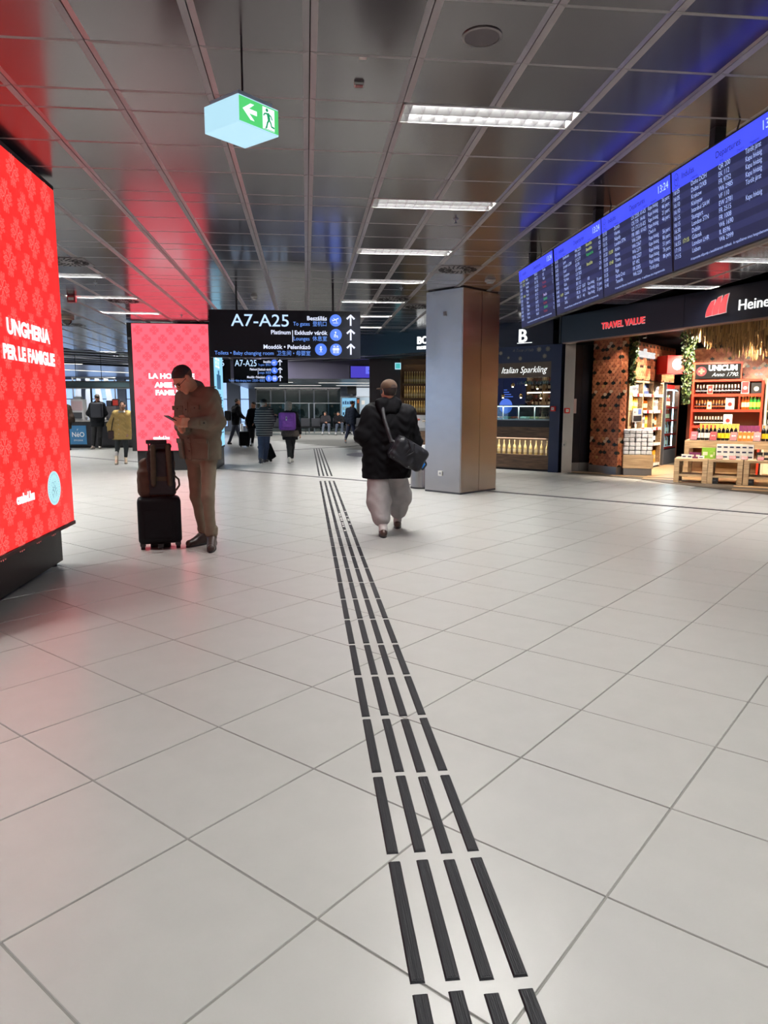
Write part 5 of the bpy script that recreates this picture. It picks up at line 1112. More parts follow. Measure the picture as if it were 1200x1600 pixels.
# joints of the figures: floor point, then joints relative to it (m)
PEOPLE={
 'man':((-1.099,7.266,0),dict(hd=(-0.092,0.004,1.696),nk=(0.011,0.154,1.595),shL=(0.16,0.004,1.523),shR=(-0.125,0.234,1.513),elL=(0.226,-0.046,1.272),wrL=(-0.007,-0.216,1.27),hnL=(-0.096,-0.286,1.278),elR=(-0.147,0.184,1.23),wrR=(-0.088,-0.066,1.205),hnR=(-0.14,-0.216,1.246),hipL=(0.113,0.064,0.912),hipR=(-0.048,0.204,0.903),knL=(0.108,-0.046,0.535),knR=(-0.032,0.134,0.521),anL=(0.123,0.014,0.107),anR=(0.015,0.234,0.083),toL=(0.138,-0.216,0.04),toR=(-0.114,0.084,0.026))),
 'walker':((0.899,7.913,0),dict(hd=(-0,-0.053,1.591),nk=(-0.005,-0.033,1.459),shL=(-0.18,-0.013,1.347),shR=(0.195,-0.033,1.34),elL=(-0.277,-0.063,1.11),wrL=(-0.236,0.187,1.137),hnL=(-0.192,0.267,1.149),elR=(0.293,0.037,1.04),wrR=(0.286,0.287,1.028),hnR=(0.267,0.367,1.025),hipL=(-0.117,-0.013,0.774),hipR=(0.08,0.007,0.77),knL=(-0.107,-0.053,0.382),knR=(0.165,0.207,0.405),anL=(-0.072,-0.193,0.071),anR=(0.159,0.387,0.06),toL=(-0.065,0.007,-0.015),toR=(0.192,0.587,-0.02))),
 'ywoman':((-4.774,19.037,0),dict(hd=(0.138,-0.187,1.474),nk=(0.106,-0.087,1.345),shL=(0.245,-0.087,1.264),shR=(-0.056,-0.087,1.265),elL=(0.295,-0.057,0.988),wrL=(0.249,-0.137,0.795),hnL=(0.242,-0.187,0.731),elR=(-0.22,-0.057,0.989),wrR=(-0.209,-0.137,0.812),hnR=(-0.203,-0.177,0.733),hipL=(0.137,-0.087,0.695),hipR=(-0.022,-0.087,0.696),knL=(0.166,-0.137,0.403),knR=(-0.036,-0.187,0.407),anL=(0.12,-0.037,0.134),anR=(-0.046,-0.287,0.185),toL=(0.165,-0.237,0.066),toR=(-0.018,-0.487,0.053))),
 'cafeman':((-7.36,25.754,0),dict(hd=(0.193,0.046,1.76),nk=(0.172,0.096,1.629),shL=(-0.005,0.096,1.52),shR=(0.337,0.096,1.52),elL=(-0.154,0.146,1.234),wrL=(-0.122,0.346,1.099),hnL=(-0.093,0.396,1.099),elR=(0.404,0.146,1.234),wrR=(0.267,0.346,1.099),hnR=(0.21,0.396,1.098),hipL=(0.042,0.096,0.838),hipR=(0.213,0.096,0.837),knL=(-0.013,0.096,0.439),knR=(0.191,0.096,0.439),anL=(-0.04,0.046,0.087),anR=(0.131,0.246,0.097),toL=(-0.07,-0.054,0.015),toR=(0.072,0.446,0.02))),
 'farA':((-2.843,28.86,0),dict(hd=(0.145,0.04,1.66),nk=(0.116,0.04,1.523),shL=(-0.002,0.19,1.41),shR=(0.176,-0.11,1.41),elL=(0.052,0.34,1.157),wrL=(0.277,0.34,1.106),hnL=(0.377,0.34,1.08),elR=(0.257,-0.26,1.162),wrR=(0.402,-0.26,1.037),hnR=(0.476,-0.26,1.012),hipL=(0.011,0.14,0.831),hipR=(0.056,-0.06,0.834),knL=(0.15,0.14,0.45),knR=(-0.081,-0.06,0.433),anL=(0.241,0.14,0.094),anR=(-0.203,-0.06,0.105),toL=(0.315,0.14,0.03),toR=(-0.143,-0.06,0.029))),
 'farB':((-2.088,26.861,0),dict(hd=(0.125,0.439,1.528),nk=(0.118,0.489,1.386),shL=(0.238,0.439,1.291),shR=(-0.003,0.489,1.291),elL=(0.284,0.339,1.007),wrL=(0.177,0.139,0.892),hnL=(0.129,0.139,0.845),elR=(-0.093,0.339,1.008),wrR=(-0.137,0.239,0.844),hnR=(-0.138,0.239,0.797),hipL=(0.078,0.489,0.766),hipR=(-0.041,0.489,0.767),knL=(0.072,0.439,0.385),knR=(-0.071,0.439,0.385),anL=(0.032,0.539,0.068),anR=(-0.103,0.439,0.074),toL=(0.005,0.239,-0.001),toR=(-0.128,0.139,0.005))),
 'striped':((-1.134,18.643,0),dict(hd=(0.053,0.007,1.523),nk=(0.048,0.037,1.41),shL=(-0.065,0.007,1.329),shR=(0.194,0.007,1.329),elL=(-0.12,0.007,1.085),wrL=(-0.102,0.157,0.918),hnL=(-0.09,0.207,0.867),elR=(0.27,0.007,1.101),wrR=(0.31,0.257,1.179),hnR=(0.325,0.307,1.212),hipL=(-0.029,0.007,0.823),hipR=(0.117,0.007,0.823),knL=(-0.039,0.007,0.429),knR=(0.086,0.107,0.423),anL=(-0.054,-0.143,0.094),anR=(0.037,0.257,0.081),toL=(-0.076,-0.093,0.008),toR=(0.096,0.357,0.014))),
 'purple':((-0.447,18.789,0),dict(hd=(-0.005,0.011,1.476),nk=(-0.008,0.011,1.328),shL=(-0.141,0.011,1.246),shR=(0.139,0.011,1.245),elL=(-0.179,0.011,1.015),wrL=(-0.138,0.211,0.877),hnL=(-0.124,0.261,0.842),elR=(0.217,0.011,0.998),wrR=(0.263,0.011,0.782),hnR=(0.278,0.011,0.716),hipL=(-0.052,0.011,0.75),hipR=(0.097,0.011,0.75),knL=(-0.01,0.011,0.384),knR=(0.055,0.111,0.378),anL=(-0.011,-0.139,0.11),anR=(0.048,0.211,0.102),toL=(-0.032,-0.039,0.012),toR=(0.059,0.411,0.02))),
 'vending':((1.801,29.423,0),dict(hd=(0.088,-0.023,1.591),nk=(0.064,0.027,1.436),shL=(-0.086,0.177,1.332),shR=(0.132,-0.123,1.332),elL=(-0.167,0.177,1.044),wrL=(-0.127,-0.023,0.839),hnL=(-0.101,-0.023,0.76),elR=(0.262,-0.123,1.125),wrR=(0.453,-0.023,1.072),hnR=(0.532,-0.023,1.072),hipL=(-0.043,0.077,0.784),hipR=(0.076,-0.123,0.788),knL=(-0.125,0.077,0.418),knR=(0.153,-0.123,0.423),anL=(-0.224,-0.023,0.133),anR=(0.217,-0.123,0.11),toL=(-0.218,-0.123,0.02),toR=(0.309,-0.123,0.03))),
}

# ---------------------------------------------------------------- people
V3 = lambda t: np.array(t, float)
def nz(v): v = np.array(v, float); return v/max(np.linalg.norm(v), 1e-9)
M_skin = mat('skin', (196,140,112), .5, vary=.06, vscale=30); M_skin2 = mat('skin_pale', (206,158,134), .5)
M_hair = mat('hair_dark', (30,20,16), .55, vary=.2, vscale=60); M_hairg = mat('hair_grey', (150,146,138), .7, vary=.2, vscale=50)
M_lens = mat('eye_dark', (24,18,16), .2)
def hand(pr, w_, d, n, t, s=1., curl=.5, spread=1.):
    """palm, four fingers of different lengths bent towards n, thumb leaving the side t of the palm"""
    w_ = V3(w_); d = nz(d); n = nz(n); t = nz(t); R = np.stack([d, t, n])
    pr.append(rbox(w_+d*.045*s, (.036*s,.030*s,.006*s), .009*s, R)); pr.append(cone(w_-d*.02*s, w_+d*.02*s, .026*s, .024*s))
    for i, L in enumerate((.068,.076,.071,.056)):
        b = w_+d*.082*s+t*(.030-.020*i)*s*spread; a = curl*.6
        p1 = b+(d*math.cos(a)+n*math.sin(a))*L*.5*s; a2 = curl*1.7; p2 = p1+(d*math.cos(a2)+n*math.sin(a2))*L*.5*s
        pr.append(cone(b, p1, .0092*s, .0086*s)); pr.append(cone(p1, p2, .0085*s, .0072*s))
    b = w_+d*.022*s+t*.03*s; p1 = b+(t*.6+d*.7+n*.25)*.038*s; p2 = p1+(d*.9+n*.35-t*.05)*.032*s
    pr.append(cone(b, p1, .012*s, .0105*s)); pr.append(cone(p1, p2, .0105*s, .0085*s))
def head_prims(c, f, u, s):
    f = nz(f); r = nz(np.cross(f, u)); u = np.cross(r, f); R = np.stack([r, f, u]); P = []
    P.append(ell(c-f*.012*s+u*.035*s, (.076*s,.098*s,.088*s), R)); P.append(ell(c+f*.022*s-u*.04*s, (.061*s,.072*s,.078*s), R))
    P.append(cone(c+f*.07*s-u*.1*s, c+f*.062*s-u*.095*s, .024*s, .026*s))
    P.append(cone(c+f*.088*s+u*.008*s, c+f*.108*s-u*.03*s, .009*s, .0145*s))                # nose
    P.append(cone(c+f*.086*s-u*.062*s-r*.016*s, c+f*.086*s-u*.062*s+r*.016*s, .0095*s, .0095*s))   # lips
    P.append(cone(c+f*.083*s+u*.022*s-r*.034*s, c+f*.083*s+u*.022*s+r*.034*s, .0105*s, .0105*s))   # brow
    for sg in (-1,1): P.append(ell(c+r*.078*s*sg-f*.008*s-u*.008*s, (.011*s,.02*s,.032*s), R)); P.append(cone(c+f*.062*s-u*.02*s+r*.034*s*sg, c+f*.05*s-u*.03*s+r*.045*s*sg, .02*s, .018*s))
    return P, f, r, u, R
def face(root, c, f, r, u, s, brow=M_hair):
    for sg in (-1,1): 
        e = V3(c)+f*.0865*s+r*.031*s*sg+u*.002*s; G().obox(e, r*.013*s, f*.004*s, u*.0045*s).build('eye', M_lens, root)
        G().obox(V3(c)+f*.0925*s+r*.034*s*sg+u*.022*s, r*.017*s+u*.002*s*sg, f*.004*s, u*.0032*s).build('eyebrow', brow, root)
    g = G(); g.obox(V3(c)+f*.0955*s-u*.062*s, r*.021*s, f*.002*s, u*.0035*s); g.build('lips', mat('lips', (150,84,76), .5), root)
def person(key, label, facing, s=1., hb=.008, hc=.011, jacket=(60,50,44), pants=(70,60,52), hair='short', hairm=None, shoes=(30,26,24), hem=.74, off=.0, legw=1., skinm=None,
           handL=None, handR=None, collar=True, jname='jacket', wr=.004, cuffs=True, up=(0,0,1), jmat=None, pmat=None, soles=None, belly=.0, barehem=.11, smat=None, heel=True, dface=False, low=False):
    (rx, ry, _), J = PEOPLE[key]; J = {k: V3(v) for k, v in J.items()}
    for a in ('L','R'):
        lift = .0
        if J['an'+a][2] < .125 or not heel: J['an'+a][2] = .085*s
        J['to'+a][2] = .034*s
    # body, one skin
    P, f, r, u, R = head_prims(J['hd'], facing, V3(up), s)
    nk = J['nk']; chest = (J['shL']+J['shR'])/2-V3((0,0,.08*s)); pel = (J['hipL']+J['hipR'])/2+V3((0,0,.05))
    P.append(cone(nk-V3((0,0,.04)), J['hd']-u*.055*s-f*.02*s, .055*s, .05*s))
    P += [cone(chest, pel, .1*s, .085*s)]
    for a in ('L','R'):
        P += [cone(chest, J['sh'+a], .09*s, .05*s), cone(J['sh'+a], J['el'+a], .047*s, .037*s), cone(J['el'+a], J['wr'+a], .037*s, .025*s),
              cone(pel, J['hip'+a], .08*s, .066*s), cone(J['hip'+a], J['kn'+a], .062*s, .046*s), cone(J['kn'+a], J['an'+a], .044*s, .033*s), cone(J['an'+a], J['to'+a], .034*s, .028*s)]
        d = J['hn'+a]-J['wr'+a]; hd_ = (handL if a == 'L' else handR) or {}
        n = hd_.get('n', (-d[1]*.2, d[0]*.2, -.3) if abs(d[2]) < .05 else nz(pel-J['wr'+a])); n = nz(n); dd = nz(hd_.get('d', d)); n = nz(n-dd*(n@dd)); t = hd_.get('t'); t = nz(t) if t is not None else nz(np.cross(n, dd))*(1 if a == 'L' else -1)
        hand(P, J['wr'+a]+dd*.02*s, dd, n, t, s, hd_.get('curl', .6))
    root = skin('person', P, hb, skinm or M_skin, None, k=.022*s)
    root.location = (rx, ry, 0); tag(root, label, 'person')
    if dface: face(root, J['hd'], f, r, u, s, hairm or M_hair)
    c = J['hd']
    # hair
    hm = hairm or M_hair
    if hair == 'short':
        skin('hair', [ell(c-f*.02*s+u*.045*s, (.081*s,.099*s,.088*s), R)], hb, hm, root, k=.01, cuts=[(c+u*.066*s+f*.07*s, -u*.75+f*.66), (c-u*.06*s, -u)], wrinkle=.001, wf=3)
    elif hair == 'fade':
        skin('hair', [ell(c-f*.011*s+u*.038*s, (.079*s,.1015*s,.092*s), R)], hb*.7, hm, root, k=.01, cuts=[(c+u*.068*s+f*.07*s, -u*.75+f*.66), (c+u*.034*s, -u)], wrinkle=.0014, wf=3)
        skin('faded_sides', [ell(c-f*.0115*s+u*.038*s, (.0802*s,.1025*s,.092*s), R)], hb*.7, mat('hair_faded', (104,76,64), .7, spec=.2), root, k=.01, cuts=[(c+u*.06*s+f*.06*s, -u*.75+f*.66), (c-u*.06*s, -u), (c+u*.036*s, u)])
    elif hair == 'long':
        skin('hair', [ell(c-f*.022*s+u*.03*s, (.098*s,.108*s,.105*s), R), ell(c-f*.04*s-u*.07*s, (.1*s,.08*s,.08*s), R)], hb, hm, root, k=.03, cuts=[(c+f*.052*s, f)], wrinkle=.006, wf=2.2)
    elif hair == 'bun':
        skin('hair', [ell(c-f*.022*s+u*.042*s, (.082*s,.1*s,.09*s), R), ell(c-f*.11*s+u*.02*s, (.04*s,.04*s,.04*s), R), cone(c-f*.07*s-u*.02*s+r*.05*s, c-f*.09*s-u*.06*s+r*.03*s, .03*s, .02*s)], hb, hm, root, k=.02, cuts=[(c+u*.05*s+f*.055*s, -u*.6+f*.8), (c-u*.08*s, -u)])
    elif hair == 'cap':
        skin('hair', [ell(c-f*.02*s+u*.02*s, (.08*s,.1*s,.085*s), R)], hb, hm, root, k=.01, cuts=[(c+f*.02*s, f), (c-u*.05*s, -u)])
    # trousers
    pm = pmat or mat('trousers_'+key, pants, .8, vary=.1, vscale=9, bump=.25, bscale=160)
    T = []
    for a in ('L','R'):
        lo = J['an'+a]+(J['kn'+a]-J['an'+a])*barehem
        T += [cone(pel, J['hip'+a], .115*s, .102*s*min(legw, 1.08)), cone(J['hip'+a], J['kn'+a], .1*s*min(legw, 1.15), .075*s*legw), cone(J['kn'+a], lo, .074*s*legw, .056*s*legw)]
    skin('trousers', T, hc, pm, root, k=.03*s, cuts=[((0,0,pel[2]+.1), (0,0,1))], wrinkle=wr*.55, wf=.8)
    # shoes
    sm = smat or mat('shoes_'+key, shoes, .35)
    for a in ('L','R'):
        an, to = J['an'+a], J['to'+a]; d = nz((to-an)*V3((1,1,0))); hl = an-d*.045*s; hl[2] = .04*s; an2 = an.copy()
        S_ = [cone(hl, to*V3((1,1,0))+V3((0,0,.036*s))-d*.0, .042*s, .036*s), cone(an2+V3((0,0,.045*s)), hl+V3((0,0,.0)), .046*s, .043*s), cone(an2+V3((0,0,.02)), to-d*.06*s+V3((0,0,.012*s)), .045*s, .036*s)]
        if low: S_ = [cone(hl+V3((0,0,.01)), to*V3((1,1,0))+V3((0,0,.034*s)), .043*s, .037*s), cone(an2-V3((0,0,.03)), to-d*.06*s, .046*s, .036*s)]
        so = skin('shoe', S_, min(hb, .009), sm, root, k=.02*s, cuts=[((0,0,.004), (0,0,-1))])
        q = G(); sd = np.array((-d[1], d[0], 0)); pts = []
        for tt in np.linspace(0, 2*PI, 18, endpoint=False):
            m_ = (to+hl)/2; L = np.linalg.norm((to-hl)[:2])/2+.042*s; pts.append(m_[:2]+d[:2]*L*math.cos(tt)+sd[:2]*(.044*s)*math.sin(tt)*(1-.1*math.cos(tt)))
        q.prism([tuple(p) for p in pts], (0,0,0), X, Y, Z, .018*s); q.build('sole', soles or M_black, so)
    # jacket
    jm = jmat or mat('jacket_'+key, jacket, .85, spec=.15, vary=.1, vscale=8, bump=.3, bscale=140)
    Kx = []; back = nz(np.cross(J['shR']-J['shL'], (0,0,1)))
    hemc = pel+V3((0,0,hem-pel[2]))
    for a in ('L','R'):
        sh = J['sh'+a]; ins = sh+(chest-sh)*.22; hp = J['hip'+a]*V3((1,1,0))+V3((0,0,hem-.03)); hp = hp+(hp-hemc)*V3((1,1,0))*.15
        Kx += [cone(sh, J['el'+a], .072*s+off, .062*s+off), cone(J['el'+a], J['wr'+a], .062*s+off, .045*s+off*.8), cone(ins-V3((0,0,.06*s)), hp, .112*s+off, .105*s+off+belly), cone(nk-V3((0,0,.035*s)), sh, .07*s, .074*s+off)]
    Kx += [cone(chest, hemc-V3((0,0,.03)), .125*s+off, .115*s+off+belly)]
    if collar: Kx += [cone(nk-V3((0,0,.03*s)), nk+V3((0,0,.025*s))+f*V3((1,1,0))*.012*s, .08*s, .072*s)]
    cuts = [((0,0,hem), (0,0,-1))]
    jo = skin(jname, Kx, hc, jm, root, k=.045*s, cuts=cuts, wrinkle=wr)
    return root, J, (f, r, u, R), jo
def stick(jo, o, d):
    """where a ray from o along d meets the garment"""
    me = jo.data; bvh = BVHTree.FromPolygons([v.co for v in me.vertices], [p.vertices[:] for p in me.polygons])
    h = bvh.ray_cast(Vector(o), Vector(d).normalized()); return h[0], h[1]
def patch(root, jo, o, d, w_, h_, t_, m, name, bev=.006, up=(0,0,1), push=0.):
    p, n = stick(jo, o, d)
    if p is None: return None
    n = (n if n.dot(Vector(d)) < 0 else -n); x = Vector(up).cross(n).normalized(); y = n.cross(x)
    g = G().box(-w_/2,w_/2,-h_/2,h_/2,-t_,t_); ob = g.build(name, m, root, bevel=bev)
    M = Matrix((x, y, n)).transposed().to_4x4(); M.translation = p+n*push; ob.matrix_basis = M; return ob

# --- man looking down at his phone
HD_ = nz((-.62,-.40,-.72))
Jm = {k: V3(v) for k, v in PEOPLE['man'][1].items()}
gx = nz((-.72,-.69,0))                                            # his heading
man, J, (f, r, u, R), jo = person('man', 'man in brown field jacket and olive trousers looking down at a phone beside a suitcase', HD_, 1.05, .0065, .009, jacket=(108,101,88), pants=(124,113,95), hair='fade',
    shoes=(52,36,32), hem=.90, off=.008, legw=.80, dface=True, handL=dict(n=(-.3,.75,.25), t=(-.1,.2,.95), curl=.75), handR=dict(n=(.1,-.75,.35), t=(.0,-.2,.95), curl=.75), wr=.0045)
jm = MATS['jacket_man']; M_seam = mat('jacket_seam', (58,46,40), .8); M_btn = mat('button_dark', (26,22,20), .4)
mid = (J['shL']+J['shR'])/2; sidev = nz(J['shL']-J['shR'])
def on(dz, sx, w_, h_, t_, m, name, push=0., bev=.005, dist=.6):
    o = mid+V3((0,0,dz))+sidev*sx+gx*dist; return patch(man, jo, o, -gx, w_, h_, t_, m, name, bev, push=push)
for dz in (-.1,-.2,-.3,-.4,-.5,-.57): on(dz, .0, .05, .105, .006, jm, 'placket')
for dz in (-.12,-.26,-.4,-.53): on(dz, .0, .014, .014, .004, M_btn, 'button', push=.008, bev=.002)
for sx in (-.125,.125):
    on(-.165, sx, .12, .13, .008, jm, 'pocket'); on(-.10, sx, .13, .045, .007, jm, 'pocket_flap', push=.008); on(-.105, sx, .014, .014, .004, M_btn, 'button', push=.016, bev=.002)
    on(-.52, sx*1.25, .16, .18, .009, jm, 'pocket'); on(-.43, sx*1.25, .17, .05, .007, jm, 'pocket_flap', push=.009)
o = J['shL']+V3((0,0,.4)); patch(man, jo, o, (0,0,-1), .045, .13, .005, jm, 'epaulette', up=tuple(sidev)); o = J['elL']+(J['wrL']-J['elL'])*.72+V3((.1,-.5,.0)); patch(man, jo, o, (-.1,1,0), .09, .05, .005, jm, 'cuff_tab'); patch(man, jo, o, (-.1,1,0), .018, .018, .004, M_btn, 'button', .002, push=.008)
skin('collar', [cone(J['nk']+V3((0,0,-.015))+gx*.005, J['nk']+V3((0,0,.04))+gx*.02, .086, .084)], .007, jm, man, k=.01, cuts=[(J['nk']+V3((0,0,.05))+gx*.1, (0,0,.9))], wrinkle=.002)
skin('tee_shirt', [cone(J['nk']+gx*.035+V3((0,0,-.03)), J['nk']+gx*.055+V3((0,0,.045)), .06, .05)], .007, M_black, man, k=.01)
hc_ = J['hd']; g = G()                                             # glasses: rims, bridge, temples
for sg in (-1,1):
    c = V3(hc_)+f*.108+r*.036*sg-u*.002; pts = [tuple(c+r*.029*math.cos(a)+u*.02*math.sin(a)-f*.006*abs(math.cos(a))) for a in np.linspace(0, 2*PI, 15)]; g.path(pts, .0026, 5)
    g.path([tuple(c+r*.028*sg+u*.008), tuple(V3(hc_)+r*.083*sg+f*.06+u*.01), tuple(V3(hc_)+r*.086*sg-f*.005+u*.012)], .0026, 5)
g.path([tuple(V3(hc_)+f*.112-r*.008), tuple(V3(hc_)+f*.112+r*.008)], .0026, 5); g.build('glasses', M_black, man)
for a in ('L','R'):                                                # laces on the boots
    g = G(); an, to = J['an'+a], J['to'+a]; d = nz((to-an)*V3((1,1,0))); sd = np.array((-d[1], d[0], 0))
    for k in range(5):
        p = an+d*(.018+.014*k)+V3((0,0,.075-.022*k)); p = p+d*.028*(1-k*.05); g.obox(p, sd*.022, d*.003, V3((0,0,.003)))
    g.build('laces', mat('lace', (150,130,110), .7), man)
    skin('trouser_cuff', [cone(J['an'+a]+V3((0,0,.075)), J['an'+a]+V3((0,0,.105)), .066, .064)], .008, MATS['trousers_man'], man, k=.01, wrinkle=.003)
hm = (J['hnL']+J['hnR'])/2+PEOPLE['man'][0]*V3((1,1,0)) if isinstance(PEOPLE['man'][0], np.ndarray) else (J['hnL']+J['hnR'])/2+V3((PEOPLE['man'][0][0], PEOPLE['man'][0][1], 0))
ph = thing('phone', 'dark smartphone held by the man in the brown jacket', 'phone', tuple(hm+gx*.065+V3((0,0,.045))), math.atan2(gx[1], gx[0])-PI/2)
ph.rotation_euler = (math.radians(28), 0, math.atan2(gx[1], gx[0])-PI/2)
G().box(-.037,.037,-.075,.075,-.004,.004).build('body', mat('phone_dark', (30,26,28), .3), ph, bevel=.003); G().box(-.034,.034,-.071,.071,.0041,.0048).build('screen', mat('phone_screen', (70,62,66), .1), ph)
# --- walking man with the duffel bag
wk, J, (f, r, u, R), jo = person('walker', 'man seen from behind in black jacket, wide grey trousers and brown cap', nz((-.38,.92,-.05)), .98, .008, .011, jacket=(6,6,10), pants=(176,172,172), hair='cap', shoes=(70,50,44),
    low=True, hem=.64, off=.035, legw=1.85, wr=.006, soles=M_black, belly=.02, barehem=.42, jname='jacket')
c = J['hd']; M_capb = mat('cap_brown', (80,58,42), .8, bump=.2, bscale=200)
cap = skin('cap', [ell(c-f*.012+u*.052, (.087,.108,.082), R)], .007, M_capb, wk, k=.01, cuts=[(c+u*.03, -u)])
skin('cap_peak', [ell(c+f*.13+u*.04, (.07,.08,.012), R)], .006, M_capb, cap, k=.01)
g = G(); g.prism([(.038*math.cos(a), .036*math.sin(a)) for a in np.linspace(0, PI, 10)], tuple(c-f*.119+u*.032), tuple(r), tuple(u), tuple(-f), .004); g.build('strap_gap', mat('skin_hair', (60,44,38), .7), cap)
skin('hood', [cone(J['nk']+V3((-.07,-.05,.0)), J['nk']+V3((.07,-.05,.0)), .075, .075), cone(J['nk']+V3((-.06,-.075,-.07)), J['nk']+V3((.06,-.075,-.07)), .06, .06)], .01, MATS['jacket_walker'], wk, k=.05, wrinkle=.006)
for a in ('L','R'): skin('sock', [cone(J['an'+a]+V3((0,0,.0)), J['an'+a]+(J['kn'+a]-J['an'+a])*.36, .049, .049)], .008, mat('sock_white', (226,222,220), .8), wk, k=.01)
g = G(); g.tube(tuple(c-r*.08-f*.0), tuple(c-r*.088), .026, .024, 12); g.build('headphone', M_black, wk)
wx, wy, _ = PEOPLE['walker'][0]
db = thing('duffel_bag', 'dark duffel bag slung on the back of the walking man', 'bag', (1.10,7.66,.92), 0)
M_bag = mat('bag_dark', (20,21,28), .5, spec=.35, vary=.1, vscale=6, bump=.15, bscale=90)
tl = math.radians(-31); Rm = np.array(((math.cos(tl),0,-math.sin(tl)),(0,1,0),(math.sin(tl),0,math.cos(tl)))); RT = Rm.T
def bp(x, y, z): return Rm@V3((x, y, z))
skin('bag_body', [rbox((0,0,0), (.14,.055,.08), .05, RT), rbox(bp(-.06,0,-.02), (.1,.075,.08), .04, RT)], .009, M_bag, db, k=.04, wrinkle=.004)
skin('end_flap', [rbox(bp(-.13,-.07,.0), (.07,.012,.11), .015, RT)], .008, M_bag, db, k=.02, wrinkle=.003)
SP = [bp(-.17,-.08,.04), V3((-.20,-.06,.14)), V3((-.235,-.035,.26)), V3((-.265,.01,.37)), V3((-.275,.06,.45)), V3((-.27,.13,.51)), V3((-.24,.22,.54))]
skin('shoulder_strap', [cone(a_, b_, .02, .02) for a_, b_ in zip(SP[:-1], SP[1:])], .008, mat('strap_grey', (30,29,34), .6), db, k=.01)
q = G(); q.path([tuple(bp(-.1,-.115,.12)), tuple(bp(-.03,-.13,.06)), tuple(bp(-.05,-.125,-.02))], .008, 6); q.path([tuple(bp(-.02,-.11,.12)), tuple(bp(.02,-.125,.05)), tuple(bp(-.02,-.125,-.03))], .008, 6); q.build('carry_handles', M_bag, db)
q = G(); q.path([tuple(bp(.17,-.03,-.06)), tuple(bp(.215,-.03,-.07)), tuple(bp(.22,-.03,.0)), tuple(bp(.17,-.03,.03))], .01, 8); q.build('end_handle', M_black, db)
for a_, b_ in ((-.14,-.115),(.05,-.12)): q = G(); q.tube(tuple(bp(a_,-.112,b_)), tuple(bp(a_,-.122,b_)), .006, .006, 8); q.build('stud', M_alu, db)
# --- people further off
yw, J, (f, r, u, R), jo = person('ywoman', 'woman walking towards us in a loose mustard shirt jacket and dark leggings', (.05,-1,-.05), .9, .011, .012, jacket=(216,184,118), pants=(44,50,54), hair='bun', shoes=(214,196,170), hem=.62, off=.025, legw=.85, skinm=M_skin2, dface=True, belly=.03, barehem=.2, heel=True)
for z_ in (1.12,1.0,.88,.76): patch(yw, jo, (.03,-1,z_), (0,1,0), .016, .016, .004, M_white, 'button', .002)
patch(yw, jo, (.13,-1,1.06), (0,1,0), .11, .1, .004, MATS['jacket_ywoman'], 'pocket'); skin('white_collar', [cone(J['nk']+V3((-.05,-.06,-.03)), J['nk']+V3((.05,-.06,-.03)), .04, .04)], .012, M_white, yw)
for a in ('L','R'): skin('sock', [cone(J['an'+a], J['an'+a]+V3((0,0,.1)), .045, .045)], .012, mat('sock_white', (226,222,220)), yw)
yb = thing('shoulder_bag', 'small dark shoulder bag hanging beside the woman in mustard', 'bag', (PEOPLE['ywoman'][0][0]-.17, PEOPLE['ywoman'][0][1]-.16, .74)); skin('pouch', [rbox((0,0,0), (.05,.04,.08), .03)], .012, mat('bag_brown', (50,30,28), .6), yb)
q = G(); q.path([(0,-.02,.1), (.05,-.05,.3), (.1,-.02,.5), (.11,.1,.55)], .012, 6); q.build('strap', M_black, yb)
cm, J, (f, r, u, R), jo = person('cafeman', 'man in black jacket and backpack standing at the cafe counter', (.1,1,-.1), 1.02, .014, .015, jacket=(22,24,28), pants=(14,14,18), hair='short', shoes=(150,144,136), hem=.78, off=.02, hairm=mat('hair_thin', (70,58,50), .7))
skin('backpack', [rbox((J['nk']+V3((.03,-.22,-.28))), (.14,.06,.2), .05)], .015, mat('pack_navy', (22,26,38), .6), cm).name = 'jacket_back'  # a backpack worn on his back, separate from the jacket
fa, J, _, jo = person('farA', 'man in black jacket and jeans walking past the far grey pier', (1,.1,-.05), .97, .014, .015, jacket=(14,14,18), pants=(40,46,62), hair='short', shoes=(20,20,24), hem=.76, off=.025)
px_, py_, _ = PEOPLE['farA'][0]; b = thing('backpack', 'round black backpack on the man by the far pier', 'bag', (px_-.24, py_-.02, 1.12)); skin('pack_body', [rbox((0,0,0), (.06,.12,.14), .06)], .014, mat('pack_black', (20,20,26), .6), b); G().box(-.1,-.085,-.07,.07,-.04,.06).build('pack_label', M_lgrey, b)
fbm, J, _, jo = person('farB', 'dark haired man in a dark coat turned aside with a black suitcase', (-.8,-.6,-.1), .94, .014, .015, jacket=(16,18,24), pants=(18,18,22), hair='short', shoes=(16,16,18), hem=.66, off=.03)
st, J, (f, r, u, R), jo = person('striped', 'grey haired man in black cap and striped hooded top walking away', nz((.55,.8,0)), .97, .011, .012, jacket=(70,68,70), pants=(44,56,84), hair='cap', hairm=M_hairg, shoes=(36,36,44), hem=.70, off=.02, skinm=M_skin2, legw=1.05, soles=M_white)
m = jo.data.materials[0].copy(); jo.data.materials[0] = m; t_ = m.node_tree; bs = t_.nodes['Principled BSDF']
for l in list(bs.inputs['Base Color'].links): t_.links.remove(l)
tc = t_.nodes.new('ShaderNodeTexCoord'); sx_ = t_.nodes.new('ShaderNodeSeparateXYZ'); mm = t_.nodes.new('ShaderNodeMath'); mm.operation = 'FRACT'; ml = t_.nodes.new('ShaderNodeMath'); ml.operation = 'MULTIPLY'; ml.inputs[1].default_value = 17
cr_ = t_.nodes.new('ShaderNodeValToRGB'); cr_.color_ramp.interpolation = 'CONSTANT'; cr_.color_ramp.elements[0].color = (*lin((56,56,60)),1); cr_.color_ramp.elements[1].position = .68; cr_.color_ramp.elements[1].color = (*lin((140,138,136)),1)
